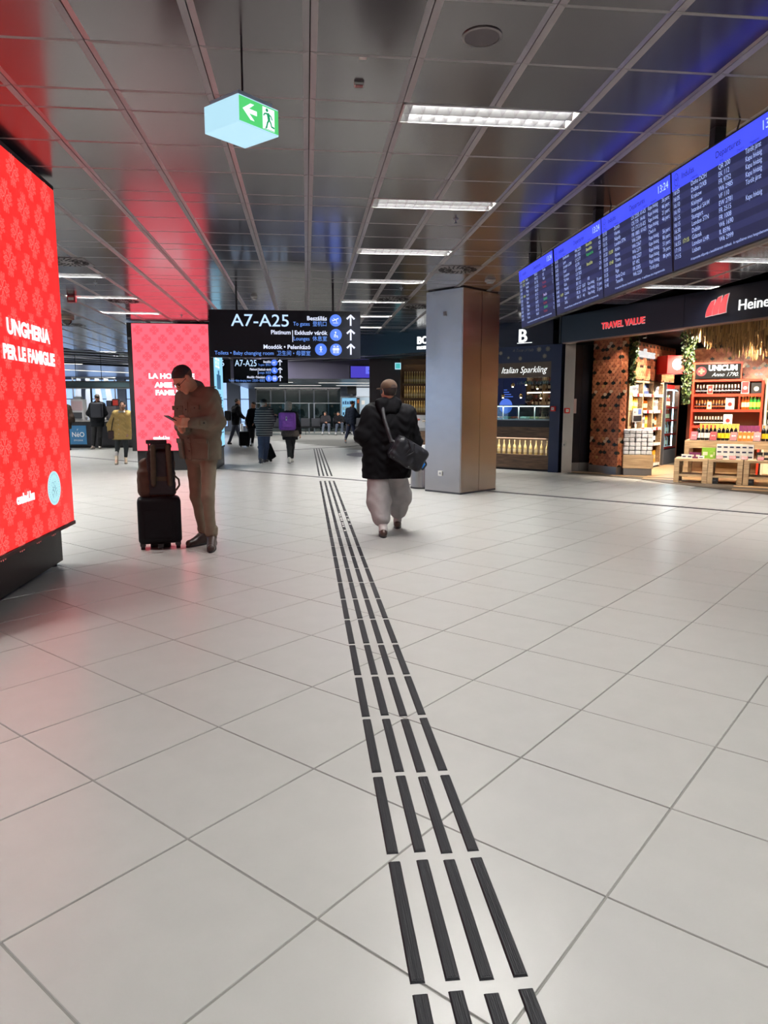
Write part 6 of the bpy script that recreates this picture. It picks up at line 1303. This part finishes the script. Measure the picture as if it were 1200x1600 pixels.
t_.links.new(tc.outputs['Object'], sx_.inputs[0]); t_.links.new(sx_.outputs[2], ml.inputs[0]); t_.links.new(ml.outputs[0], mm.inputs[0]); t_.links.new(mm.outputs[0], cr_.inputs[0]); t_.links.new(cr_.outputs[0], bs.inputs['Base Color'])
c = J['hd']; cp = skin('cap', [ell(c-f*.012+u*.05, (.088,.108,.08), R)], .01, M_black, st, k=.01, cuts=[(c+u*.03, -u)]); skin('cap_peak', [ell(c+f*.13+u*.04, (.07,.08,.014), R)], .009, M_black, cp); skin('hood', [cone(J['nk']+V3((-.06,-.07,-.03)), J['nk']+V3((.06,-.07,-.03)), .07, .07)], .012, mat('hood_grey', (52,52,56), .8), st, k=.04)
pw, J, (f, r, u, R), jo = person('purple', 'grey curly haired woman in black carrying a purple backpack', nz((.25,.97,0)), .93, .011, .012, jacket=(24,22,26), pants=(12,12,15), hair='long', hairm=M_hairg, shoes=(206,200,190), hem=.60, off=.015, skinm=M_skin2, legw=.95, barehem=.15)
px_, py_, _ = PEOPLE['purple'][0]; b = thing('backpack', 'purple backpack with a white tag on the grey haired woman', 'bag', (px_-.04, py_-.24, 1.08)); M_pur = mat('purple_cloth', (112,60,156), .7, vary=.2, vscale=14)
skin('pack_body', [rbox((0,0,0), (.16,.06,.17), .055)], .011, M_pur, b, k=.03); skin('front_pocket', [rbox((0,-.105,-.06), (.12,.012,.075), .03)], .011, M_pur, b); G().box(-.035,-.005,-.145,-.13,-.02,.12).build('tag', mat('tag_pale', (176,206,206), .5), b); G().box(-.03,-.01,-.15,-.144,.06,.11).build('tag_window', M_dgrey, b)
skin('shirt_hem', [cone(J['hipL']+V3((0,0,.02)), J['hipR']+V3((0,0,.02)), .165, .165)], .012, mat('plaid', (70,62,58), .8, vary=.3, vscale=26), pw, k=.02, cuts=[(J['hipL']+V3((0,0,-.07)), (0,0,-1)), (J['hipL']+V3((0,0,.1)), (0,0,1))])
vm, J, _, jo = person('vending', 'man in dark blue jacket and jeans striding past the vending machine', nz((.8,.55,-.05)), .95, .014, .015, jacket=(36,42,56), pants=(44,52,80), hair='short', shoes=(150,148,150), hem=.76, off=.03, soles=M_white)
# barman behind the counter, only his cap, head and shoulders show above the case
PEOPLE['barman'] = ((5.35,16.9,0), dict(hd=(0,0,1.60), nk=(0,.04,1.48), shL=(.17,.03,1.42), shR=(-.17,.03,1.42), elL=(.22,.03,1.14), wrL=(.14,-.16,1.06), hnL=(.1,-.24,1.06), elR=(-.22,.03,1.14), wrR=(-.14,-.16,1.06), hnR=(-.1,-.24,1.06), hipL=(.09,.04,.9), hipR=(-.09,.04,.9), knL=(.09,.03,.5), knR=(-.09,.03,.5), anL=(.09,.05,.085), anR=(-.09,.05,.085), toL=(.1,-.12,.03), toR=(-.1,-.12,.03)))
bm_, J, (f, r, u, R), jo = person('barman', 'barman in a black cap looking down behind the glass display', nz((-.5,-.75,-.45)), .98, .012, .014, jacket=(24,26,34), pants=(20,20,24), hair='cap', hem=.8, dface=True)
c = J['hd']; cp = skin('cap', [ell(c-f*.012+u*.05, (.09,.11,.085), R)], .01, M_black, bm_, k=.01, cuts=[(c+u*.025, -u)]); skin('cap_peak', [ell(c+f*.12+u*.04, (.07,.07,.014), R)], .009, M_black, cp)
# seated travellers in front of the dark glass
def seat_pose(x, y, lean, legs):
    hy = .0; return ((x, y, 0), dict(hd=(-.02,.22+lean,1.10), nk=(0,.22+lean,.98), shL=(.17,.2+lean,.92), shR=(-.17,.2+lean,.92), elL=(.22,.02,.68), wrL=(.06,-.14,.66), hnL=(.0,-.2,.67), elR=(-.22,.02,.68), wrR=(-.06,-.14,.64), hnR=(.02,-.2,.64),
        hipL=(.1,.02,.5), hipR=(-.1,.02,.5), knL=(.16,-.42,.52+legs), knR=(-.13,-.44,.5), anL=(.14,-.62,.1), anR=(-.2,-.7,.1), toL=(.16,-.8,.03), toR=(-.24,-.88,.03)))
for i, (x, y, le, lg, jc, pc, lb, hr) in enumerate(((1.05,39.3,.06,.0,(46,44,48),(84,92,108),'seated traveller in a dark top and pale jeans, nearer the purple backpack','long'),(1.75,39.0,.04,.1,(16,16,20),(70,80,98),'seated traveller in black top and jeans leaning over a phone','short'),(2.3,39.4,.05,.0,(14,14,18),(30,30,36),'seated traveller in black close to the vending machine','short'),(-1.15,39.3,.03,.0,(60,46,46),(46,52,64),'seated traveller half hidden between the striped man and the backpack','short'))):
    PEOPLE['seat%d' % i] = seat_pose(x, y, le, lg); person('seat%d' % i, lb, nz((-.3,-.85,-.4)), .95, .016, .017, jacket=jc, pants=pc, hair=hr, hem=.5, off=.02, shoes=(170,168,168), wr=.003)
# person at the edge of the red display and barista leaning over the counter
PEOPLE['edge'] = ((-8.12,25.2,0), dict(hd=(-.05,0,1.62), nk=(-.05,.0,1.48), shL=(-.2,.0,1.42), shR=(.14,.0,1.42), elL=(-.25,.1,1.14), wrL=(-.2,.3,1.08), hnL=(-.18,.38,1.08), elR=(.24,-.02,1.1), wrR=(.22,.2,1.0), hnR=(.2,.28,1.0), hipL=(-.12,.0,.9), hipR=(.06,.0,.9), knL=(-.12,.02,.48), knR=(.06,.02,.48), anL=(-.12,.0,.085), anR=(.08,.0,.085), toL=(-.12,.16,.03), toR=(.09,.16,.03)))
person('edge', 'person in a brown coat half hidden by the big red display', (0,1,0), 1., .016, .016, jacket=(56,44,38), pants=(24,24,28), hair='short', hem=.72, off=.04)
PEOPLE['barista'] = ((-8.5,28.3,0), dict(hd=(0,-.18,1.38), nk=(0,-.08,1.32), shL=(.17,-.02,1.26), shR=(-.17,-.02,1.26), elL=(.22,-.12,1.05), wrL=(.12,-.3,1.05), hnL=(.08,-.38,1.05), elR=(-.22,-.12,1.05), wrR=(-.12,-.3,1.05), hnR=(-.08,-.38,1.05), hipL=(.09,.1,.9), hipR=(-.09,.1,.9), knL=(.09,.05,.5), knR=(-.09,.05,.5), anL=(.09,.1,.085), anR=(-.09,.1,.085), toL=(.1,-.06,.03), toR=(-.1,-.06,.03)))
person('barista', 'dark haired barista bent over behind the cafe counter', (0,-.8,-.6), .95, .016, .016, jacket=(40,40,46), pants=(24,24,28), hair='bun', hem=.8)

# ---------------------------------------------------------------- luggage
sr = math.radians(12)
su = thing('suitcase', 'black upright cabin suitcase standing beside the man with the phone', 'suitcase', (-1.49,7.31,0), sr)
M_case = mat('case_black', (7,8,13), .6, spec=.2, vary=.15, vscale=12, bump=.25, bscale=220)
skin('shell', [rbox((0,.06,.29), (.165,.08,.19), .045)], .009, M_case, su, k=.01)
skin('side_pocket', [rbox((-.01,-.04,.25), (.13,.012,.13), .02)], .008, M_case, su, k=.01, wrinkle=.001)
for x_ in (-.17,.17):
    G().box(x_-.028,x_+.028,-.045,.03,.03,.13).build('corner_guard', mat('guard_black', (10,10,14), .3), su, bevel=.012); q = G(); q.tube((x_-.02,-.02,.036),(x_+.02,-.02,.036),.036,.036,16); q.build('wheel', M_black, su)
G().box(-.03,.03,-.075,-.05,.012,.06).build('foot', M_black, su, bevel=.006); G().box(-.1,.1,.1,.16,.0,.05).build('rear_foot', M_black, su)
G().box(-.13,.13,-.055,-.03,.44,.475).build('grab_handle_base', M_dgrey, su, bevel=.006); G().box(-.11,.11,-.03,.02,.505,.53).build('top_handle', M_black, su, bevel=.008); G().box(-.03,.03,-.061,-.055,.39,.41).build('badge', M_dgrey, su)
for x_ in (-.075,.075): q = G(); q.tube((x_,.0,.5),(x_,.0,1.06),.008,.008,8); q.build('telescopic_rod', mat('rod_dark', (40,38,40), .3, metal=.8), su)
G().box(-.1,.1,-.018,.018,1.06,1.10).build('telescopic_grip', M_black, su, bevel=.008)
bk = thing('backpack', 'olive brown backpack strapped on top of the black suitcase', 'backpack', (-1.50,7.36,.53), sr)
M_ol = mat('pack_olive', (66,58,42), .75, vary=.15, vscale=8, bump=.3, bscale=150); M_olr = mat('pack_rust', (70,48,34), .75, vary=.15, vscale=8, bump=.3, bscale=150)
skin('pack_body', [rbox((-.0,.05,.19), (.115,.06,.14), .055), rbox((.03,.03,.40), (.055,.03,.08), .045), rbox((-.09,.05,.14), (.05,.06,.08), .05)], .009, M_olr, bk, k=.06, wrinkle=.005)
skin('back_panel', [rbox((.03,-.05,.24), (.11,.008,.2), .022)], .008, mat('pack_black', (20,20,26)), bk, k=.02, wrinkle=.002)
G().box(-.06,.13,-.085,-.07,.16,.205).build('luggage_band', M_ol, bk, bevel=.005)
for x_, a_ in ((-.035,-.03),(.11,.02)):
    q = []; 
    for k in range(6): q.append(cone((x_+a_*.2*k*.2, -.085-.012*math.sin(k*.6), .50-.062*k), (x_+a_*.2*(k+1)*.2, -.085-.012*math.sin((k+1)*.6), .50-.062*(k+1)), .027, .026))
    skin('shoulder_strap', q, .008, M_ol, bk, k=.01)
skin('top_loop', [cone((-.04,-.06,.505), (.115,-.06,.505), .03, .03)], .008, mat('pack_black', (20,20,26)), bk); q = G(); q.path([(.15,-.07,.22),(.20,-.06,.17),(.205,-.05,.11),(.17,-.05,.06)], .01, 8); q.build('loose_strap', M_ol, bk)
G().box(-.2,-.185,-.02,.08,.05,.13).build('side_patch', mat('patch_grey', (104,92,84), .5), bk, bevel=.004)
def small_case(name, label, loc, rz, tilt, w_, d, h, rods=True):
    t = thing(name, label, 'suitcase', loc, rz); t.rotation_euler = (tilt,0,rz)
    skin('shell', [rbox((0,0,h/2+.05), (w_/2-.03,d/2-.03,h/2-.03), .03)], .014, M_case, t)
    for x_ in (-w_*.35,w_*.35): q = G(); q.tube((x_-.015,-d*.3,.035),(x_+.015,-d*.3,.035),.035,.035,12); q.build('wheel', M_black, t)
    if rods:
        q = G(); q.tube((-.08,d*.3,h),(-.08,d*.3,h+.4),.009,.009,6); q.tube((.08,d*.3,h),(.08,d*.3,h+.4),.009,.009,6); q.tube((-.09,d*.3,h+.4),(.09,d*.3,h+.4),.014,.014,6); q.build('pull_handle', M_alu, t)
small_case('suitcase', 'black suitcase with pull handle in front of the dark haired man', (-2.28,26.6,0), .2, 0, .38, .24, .52)
small_case('suitcase', 'black case tilted behind the striped man', (-.98,19.4,.03), -.9, .45, .36, .24, .42, True)
for i, (x_, z_) in enumerate(((-2.72,.9),(-2.56,.9))): pass

# ---------------------------------------------------------------- cafe on the far side
cw = thing('cafe_counter', 'dark cafe counter with a pale worktop and a blue sign on its front', 'counter', (-9.6,26.75,0), math.radians(-3))
G().box(-2,4.0,0,.7,.08,.94).build('body', mat('counter_dark', (34,34,40), .5, vary=.1), cw); G().box(-2,4.0,.06,.66,0,.08).build('toe_kick', M_black, cw); G().box(-2.05,4.05,-.05,.75,.94,.985).build('worktop', mat('worktop_pale', (166,162,160), .4), cw)
for i in range(6): G().box(-1.9+1.0*i,-1.0+1.0*i+.06,-.012,0,.12,.9).build('front_panel', mat('counter_panel', (26,26,32), .5), cw)
G().box(1.18,1.76,-.03,-.012,.13,.80).build('sign_board', mat('cafe_blue', (54,112,156), .4), cw)
text(cw, 'NéO', .24, (1.47,-.033,.40), X, Z, M_white, align='CENTER', va='BOTTOM_BASELINE', bold=.002, sx=.9); text(cw, 'ÉPICERIE', .07, (1.47,-.033,.25), X, Z, M_white, align='CENTER', va='BOTTOM_BASELINE', space=1.2); text(cw, 'r', .13, (1.46,-.033,.62), X, Z, M_white, align='CENTER', va='BOTTOM_BASELINE')
aw = thing('cafe_canopy', 'dark teal canopy band above the cafe counter', 'canopy', (-10.5,26.9,2.14), math.radians(-3))
G().box(-1.5,5.0,0,1.6,0,.22).build('band', mat('canopy_teal', (40,62,68), .5), aw); G().box(-1.5,5.0,-.02,0,-.01,.02).build('lower_rail', M_black, aw); G().box(-1.5,5.0,-.02,0,.2,.235).build('upper_rail', M_black, aw)
text(aw, 'COFFEE & BAKERY', .12, (.4,-.004,.06), X, Z, mat('canopy_print', (90,120,128), .5), va='BOTTOM_BASELINE')
for x_ in (-1.3,2.6,4.9): q = G(); q.tube((x_,.8,-2.14),(x_,.8,0),.035,.035,10); q.build('post', M_dgrey, aw)
for i, (x_, z_) in enumerate(((2.3,.24),(3.2,.24))): q = G(); q.tube((x_,.2,.22),(x_,.2,CEIL-2.16),.012,.012,6); q.build('hanging_rod', M_black, aw)
dr = thing('white_drapes', 'white hanging drapes behind the man at the cafe counter', 'drapes', (-8.6,30.0,0)); M_dr = mat('drape_white', (206,216,232), .8)
for i in range(4):
    q = G(); q.add([(-.5+.35*i,0,2.6),(-.35+.35*i,.05,2.6),(-.75+.5*i,0,.4),(-.4+.5*i,.06,.4),(-.5+.35*i,.03,2.6),(-.35+.35*i,.08,2.6),(-.75+.5*i,.03,.4),(-.4+.5*i,.09,.4)], [(0,1,3,2),(5,4,6,7),(0,2,6,4),(1,5,7,3),(0,4,5,1),(2,3,7,6)]); q.build('drape', M_dr, dr)
q = G(); q.tube((-.7,.04,2.62),(1.0,.04,2.62),.03,.03,8); q.tube((-.66,.04,0),(-.66,.04,2.62),.03,.03,8); q.tube((.96,.04,0),(.96,.04,2.62),.03,.03,8); q.build('rail', M_alu, dr)
fc_ = frame((-9.6,26.75), math.radians(-3))
def box_thing(name, lab, cat, p, w_, d, h, m, extra=None, rz=math.radians(-3)):
    t = thing(name, lab, cat, (p[0],p[1],p[2]), rz); G().box(-w_/2,w_/2,-d/2,d/2,0,h).build('body', m, t, bevel=.008)
    for nm, a, mm in extra or (): G().box(*a).build(nm, mm, t)
    return t
p = fc_(1.42,.35); box_thing('coffee_machine', 'white coffee machine standing on the cafe counter', 'coffee machine', (p[0],p[1],.985), .42, .4, .75, mat('machine_white', (206,204,206), .4), [('front_panel',(-.2,.2,-.215,-.2,.35,.68),mat('machine_pink', (206,180,184), .4)),('cup_bay',(-.17,.17,-.21,-.2,.06,.28),M_dgrey),('drip_tray',(-.18,.18,-.3,-.2,.0,.04),M_alu),('hopper',(-.12,.12,-.1,.1,.75,.84),M_lgrey)])
p = fc_(2.62,.35); box_thing('drawer_unit', 'grey box cabinet on the cafe counter beside the woman', 'box', (p[0],p[1],.985), .4, .4, .5, M_dgrey, [('drawer_front',(-.19,.19,-.21,-.2,.02,.24),mat('drawer_grey', (72,70,74), .5)),('drawer_front',(-.19,.19,-.21,-.2,.26,.48),mat('drawer_grey', (72,70,74)))])
p = fc_(2.52,.35); box_thing('speaker_box', 'dark box on the grey cabinet of the cafe', 'box', (p[0],p[1],1.486), .18, .25, .2, M_black, [('front',(-.08,.08,-.13,-.125,.02,.18),mat('speaker_front', (50,54,66), .5))])
p = fc_(2.74,.35); t = box_thing('menu_stand', 'dark red menu block on the grey cabinet of the cafe', 'menu', (p[0],p[1],1.486), .24, .14, .25, mat('menu_black', (40,18,18), .4), [('red_face',(-.09,.09,-.076,-.07,.03,.22),mat('menu_red', (200,60,50), emit=.5))])
M_cup = mat('cup_white', (214,210,204), .5)
for i in range(7):
    p = fc_(1.72+.09*i, .2+.1*(i % 3)); t = thing('paper_cup', 'small cup among the clutter on the cafe counter', 'cup', (p[0],p[1],.985), 0, 'cups on the cafe counter'); G().lathe([(.0,0),(.03,0),(.042,.11+.04*(i % 2)),(.0,.11+.04*(i % 2))], n=10).build('cup', M_cup if i % 2 else mat('cup_grey', (120,118,122), .4), t, smooth=True, fix=True); G().lathe([(.044,.11+.04*(i % 2)),(.044,.125+.04*(i % 2)),(.0,.13+.04*(i % 2))], n=10).build('lid', M_dgrey if i % 2 else M_white, t, fix=True)
p = fc_(2.42,.08); box_thing('napkin_box', 'small dark napkin box on the cafe counter near the woman', 'box', (p[0],p[1],.985), .16, .14, .14, mat('napkin_dark', (60,58,64), .4), [('paper',(-.05,.05,-.075,-.07,.03,.1),M_cup)])
# ---------------------------------------------------------------- waiting area
def chair_row(x, y, n_, rz, lab):
    t = thing('seat_row', lab, 'bench seat', (x,y,0), rz); M_st = mat('seat_black', (34,36,44), .45)
    G().box(0,n_*.58,-.03,.03,.34,.40).build('beam', M_dgrey, t)
    for i in range(n_):
        a = .03+.58*i
        q = G(); q.obox((a+.26,-.05,.43),(.245,0,0),(0,.22,-.02),(0,0,.022)); q.build('seat', M_st, t, bevel=.01)
        q = G(); q.obox((a+.26,.22,.66),(.245,0,0),(0,.02,-.004),(0,.05,.21)); q.build('backrest', M_st, t, bevel=.01)
    for i in range(n_+1): q = G(); q.path([(.58*i,.18,.40),(.58*i,.16,.62),(.58*i,-.2,.62)], .016, 6); q.build('armrest', M_black, t)
    for x_ in (.3, n_*.58-.3): q = G(); q.path([(x_,0,.36),(x_,-.02,.12),(x_,-.28,.02)], .022, 6); q.path([(x_,-.02,.12),(x_,.28,.02)], .022, 6); q.build('leg', M_dgrey, t)
chair_row(-.35,39.3,6,0,'row of black waiting seats before the dark glass wall'); chair_row(-2.4,39.3,3,0,'short row of black waiting seats behind the striped man')
gl = thing('glass_barrier', 'glass barrier with steel posts behind the waiting seats', 'barrier', (-2.9,41.4,0))
for x_ in (0,.35,1.7,3.05,3.35,5.0): q = G(); q.tube((x_,0,0),(x_,0,1.72),.03,.03,8); q.build('post', M_alu, gl)
for a, b in ((.4,1.65),(1.75,3.0),(3.4,4.95)): G().box(a,b,-.006,.006,.1,1.66).build('pane', M_dglass, gl)
G().box(0,5,-.02,.02,1.68,1.72).build('rail', M_alu, gl)
vd = thing('vending_machine', 'tall lit vending machine with a snack front behind the striding man', 'vending machine', (1.95,40.6,0)); M_vw = mat('vending_grey', (150,160,172), .5)
G().box(0,1.72,.0,.8,.08,2.06).build('cabinet', M_vw, vd, bevel=.01); G().box(.06,1.66,.05,.75,0,.08).build('base', M_black, vd)
G().box(.06,.86,-.012,0,.42,1.98).build('lit_window', mat('vending_light', (190,222,255), emit=1.3), vd); G().box(.04,.88,-.03,-.015,.4,2.0).build('glass_pane', M_dglass, vd); G().box(.06,.86,-.02,0,.14,.36).build('tray_flap', M_dgrey, vd)
G().box(.9,1.04,-.02,0,.2,2.0).build('control_panel', M_black, vd); G().box(.92,1.02,-.026,-.02,1.7,1.9).build('display', mat('vending_orange', (200,96,40), emit=.6), vd); G().box(1.08,1.66,-.015,0,.2,2.0).build('side_door', mat('vending_pale', (158,176,190), .4), vd)
for z_ in (.75,1.05,1.35,1.65): 
    G().box(.08,.84,-.016,-.0125,z_-.02,z_).build('shelf', M_alu, vd)
    q = G()
    for i in range(6): q.box(.1+.125*i,.18+.125*i,-.0155,-.0125,z_,z_+.14+.03*((i*3) % 2))
    q.build('snack_packs', M_bx[('blue','white','navy','lilac')[int(z_*10) % 4]], vd)
G().box(1.16,1.34,-.02,-.015,1.62,1.85).build('sticker', M_cup, vd); G().box(1.3,1.36,-.02,-.015,1.3,1.5).build('sticker', M_bx['yellow'], vd); G().box(1.42,1.5,-.02,-.015,.95,1.1).build('sticker', M_bx['red'], vd)
lp = thing('light_panel', 'white lit advertising panel above the vending machine', 'light panel', (2.85,41.2,2.06)); G().box(0,1.0,0,.1,0,.54).build('frame', M_alu, lp); G().box(.03,.97,-.006,0,.03,.51).build('lit_face', mat('panel_white', (206,216,226), emit=.9), lp)
mo = thing('monitor', 'black monitor seen from behind above the vending machine', 'monitor', (2.3,40.4,2.1)); G().box(0,.5,0,.08,.1,.62).build('housing', M_black, mo, bevel=.01); G().box(.2,.3,.03,.06,.0,.1).build('neck', M_dgrey, mo); G().box(.1,.4,.0,.2,-.04,.0).build('foot', M_dgrey, mo)
bs_ = thing('blue_screen', 'wide violet-blue screen on the bulkhead left of the bar', 'screen', (1.85,29.88,2.66)); G().box(-.04,1.4,.0,.1,-.03,.5).build('housing', M_black, bs_); G().box(0,1.36,-.006,0,.0,.47).build('screen', mat('screen_violet', (80,70,205), emit=.9), bs_); G().box(.62,1.1,-.01,-.006,.16,.46).build('lit_field', mat('screen_blue', (110,118,250), emit=1.0), bs_); G().box(.72,1.0,-.013,-.01,.27,.29).build('lit_mark', M_bd, bs_)
b2 = thing('wall_screen', 'small bright blue screen beside the cap of the walking man', 'screen', (4.35,41.8,1.95)); G().box(-.03,.6,.0,.1,-.03,.63).build('housing', M_black, b2); G().box(0,.57,-.006,0,0,.6).build('screen', mat('screen_sky', (96,146,255), emit=1.1), b2); G().box(.1,.3,-.01,-.006,.2,.4).build('lit_mark', M_bd, b2); q = G(); q.tube((.28,.05,.63),(.28,.05,.67),.02,.02,6); q.build('mount', M_black, b2)
# silver bin at the column, flag stanchions far off
tb = thing('litter_bin', 'round steel litter bin with blue and yellow bands against the column', 'bin', (2.02,12.52,0)); R_ = .185
G().lathe([(R_*.98,0),(R_*1.03,.0),(R_*1.03,.03),(R_*.98,.03)], n=28).build('foot_ring', M_black, tb, smooth=True, fix=True); G().lathe([(.0,.03),(R_,.03),(R_,.44),(.0,.44)], n=28).build('drum', mat('bin_steel', (178,178,182), .25, metal=1.), tb, smooth=True, fix=True)
G().lathe([(R_*1.005,.36),(R_*1.005,.47),(.0,.47)], n=28).build('blue_band', mat('bin_blue', (36,120,214), .4), tb, smooth=True, fix=True); G().lathe([(R_*1.005,.472),(R_*1.005,.57),(.0,.57)], n=28).build('yellow_band', mat('bin_yellow', (236,206,50), .4), tb, smooth=True, fix=True)
G().lathe([(R_,.572),(R_,.7),(R_*.8,.76),(R_*.55,.77),(R_*.5,.70),(.0,.70)], n=28).build('lid', M_lgrey, tb, smooth=True, fix=True)
for i in range(2):
    t = thing('steel_bollard', ('short steel bollard by the far pier, nearer one','short steel bollard by the far pier, farther one')[i], 'bollard', (-2.62+.22*i,29.6+.5*i,0)); G().lathe([(.0,0),(.07,0),(.06,.02),(.06,.78),(.045,.8),(.0,.8)], n=14).build('shaft', M_alu, t, smooth=True, fix=True); G().lathe([(.085,0),(.085,.012),(.0,.012)], n=14).build('base', M_dgrey, t, fix=True)

# ---------------------------------------------------------------- lettering becomes plain mesh
bpy.context.view_layer.update(); DG = bpy.context.evaluated_depsgraph_get()
for o in [o for o in S.objects if o.type == 'FONT']:
    me = bpy.data.meshes.new_from_object(o.evaluated_get(DG)); n = bpy.data.objects.new('lettering', me); COL.objects.link(n)
    n.parent = o.parent; n.matrix_basis = o.matrix_basis.copy(); nm = o.name; bpy.data.objects.remove(o); n.name = nm.split('.')[0]
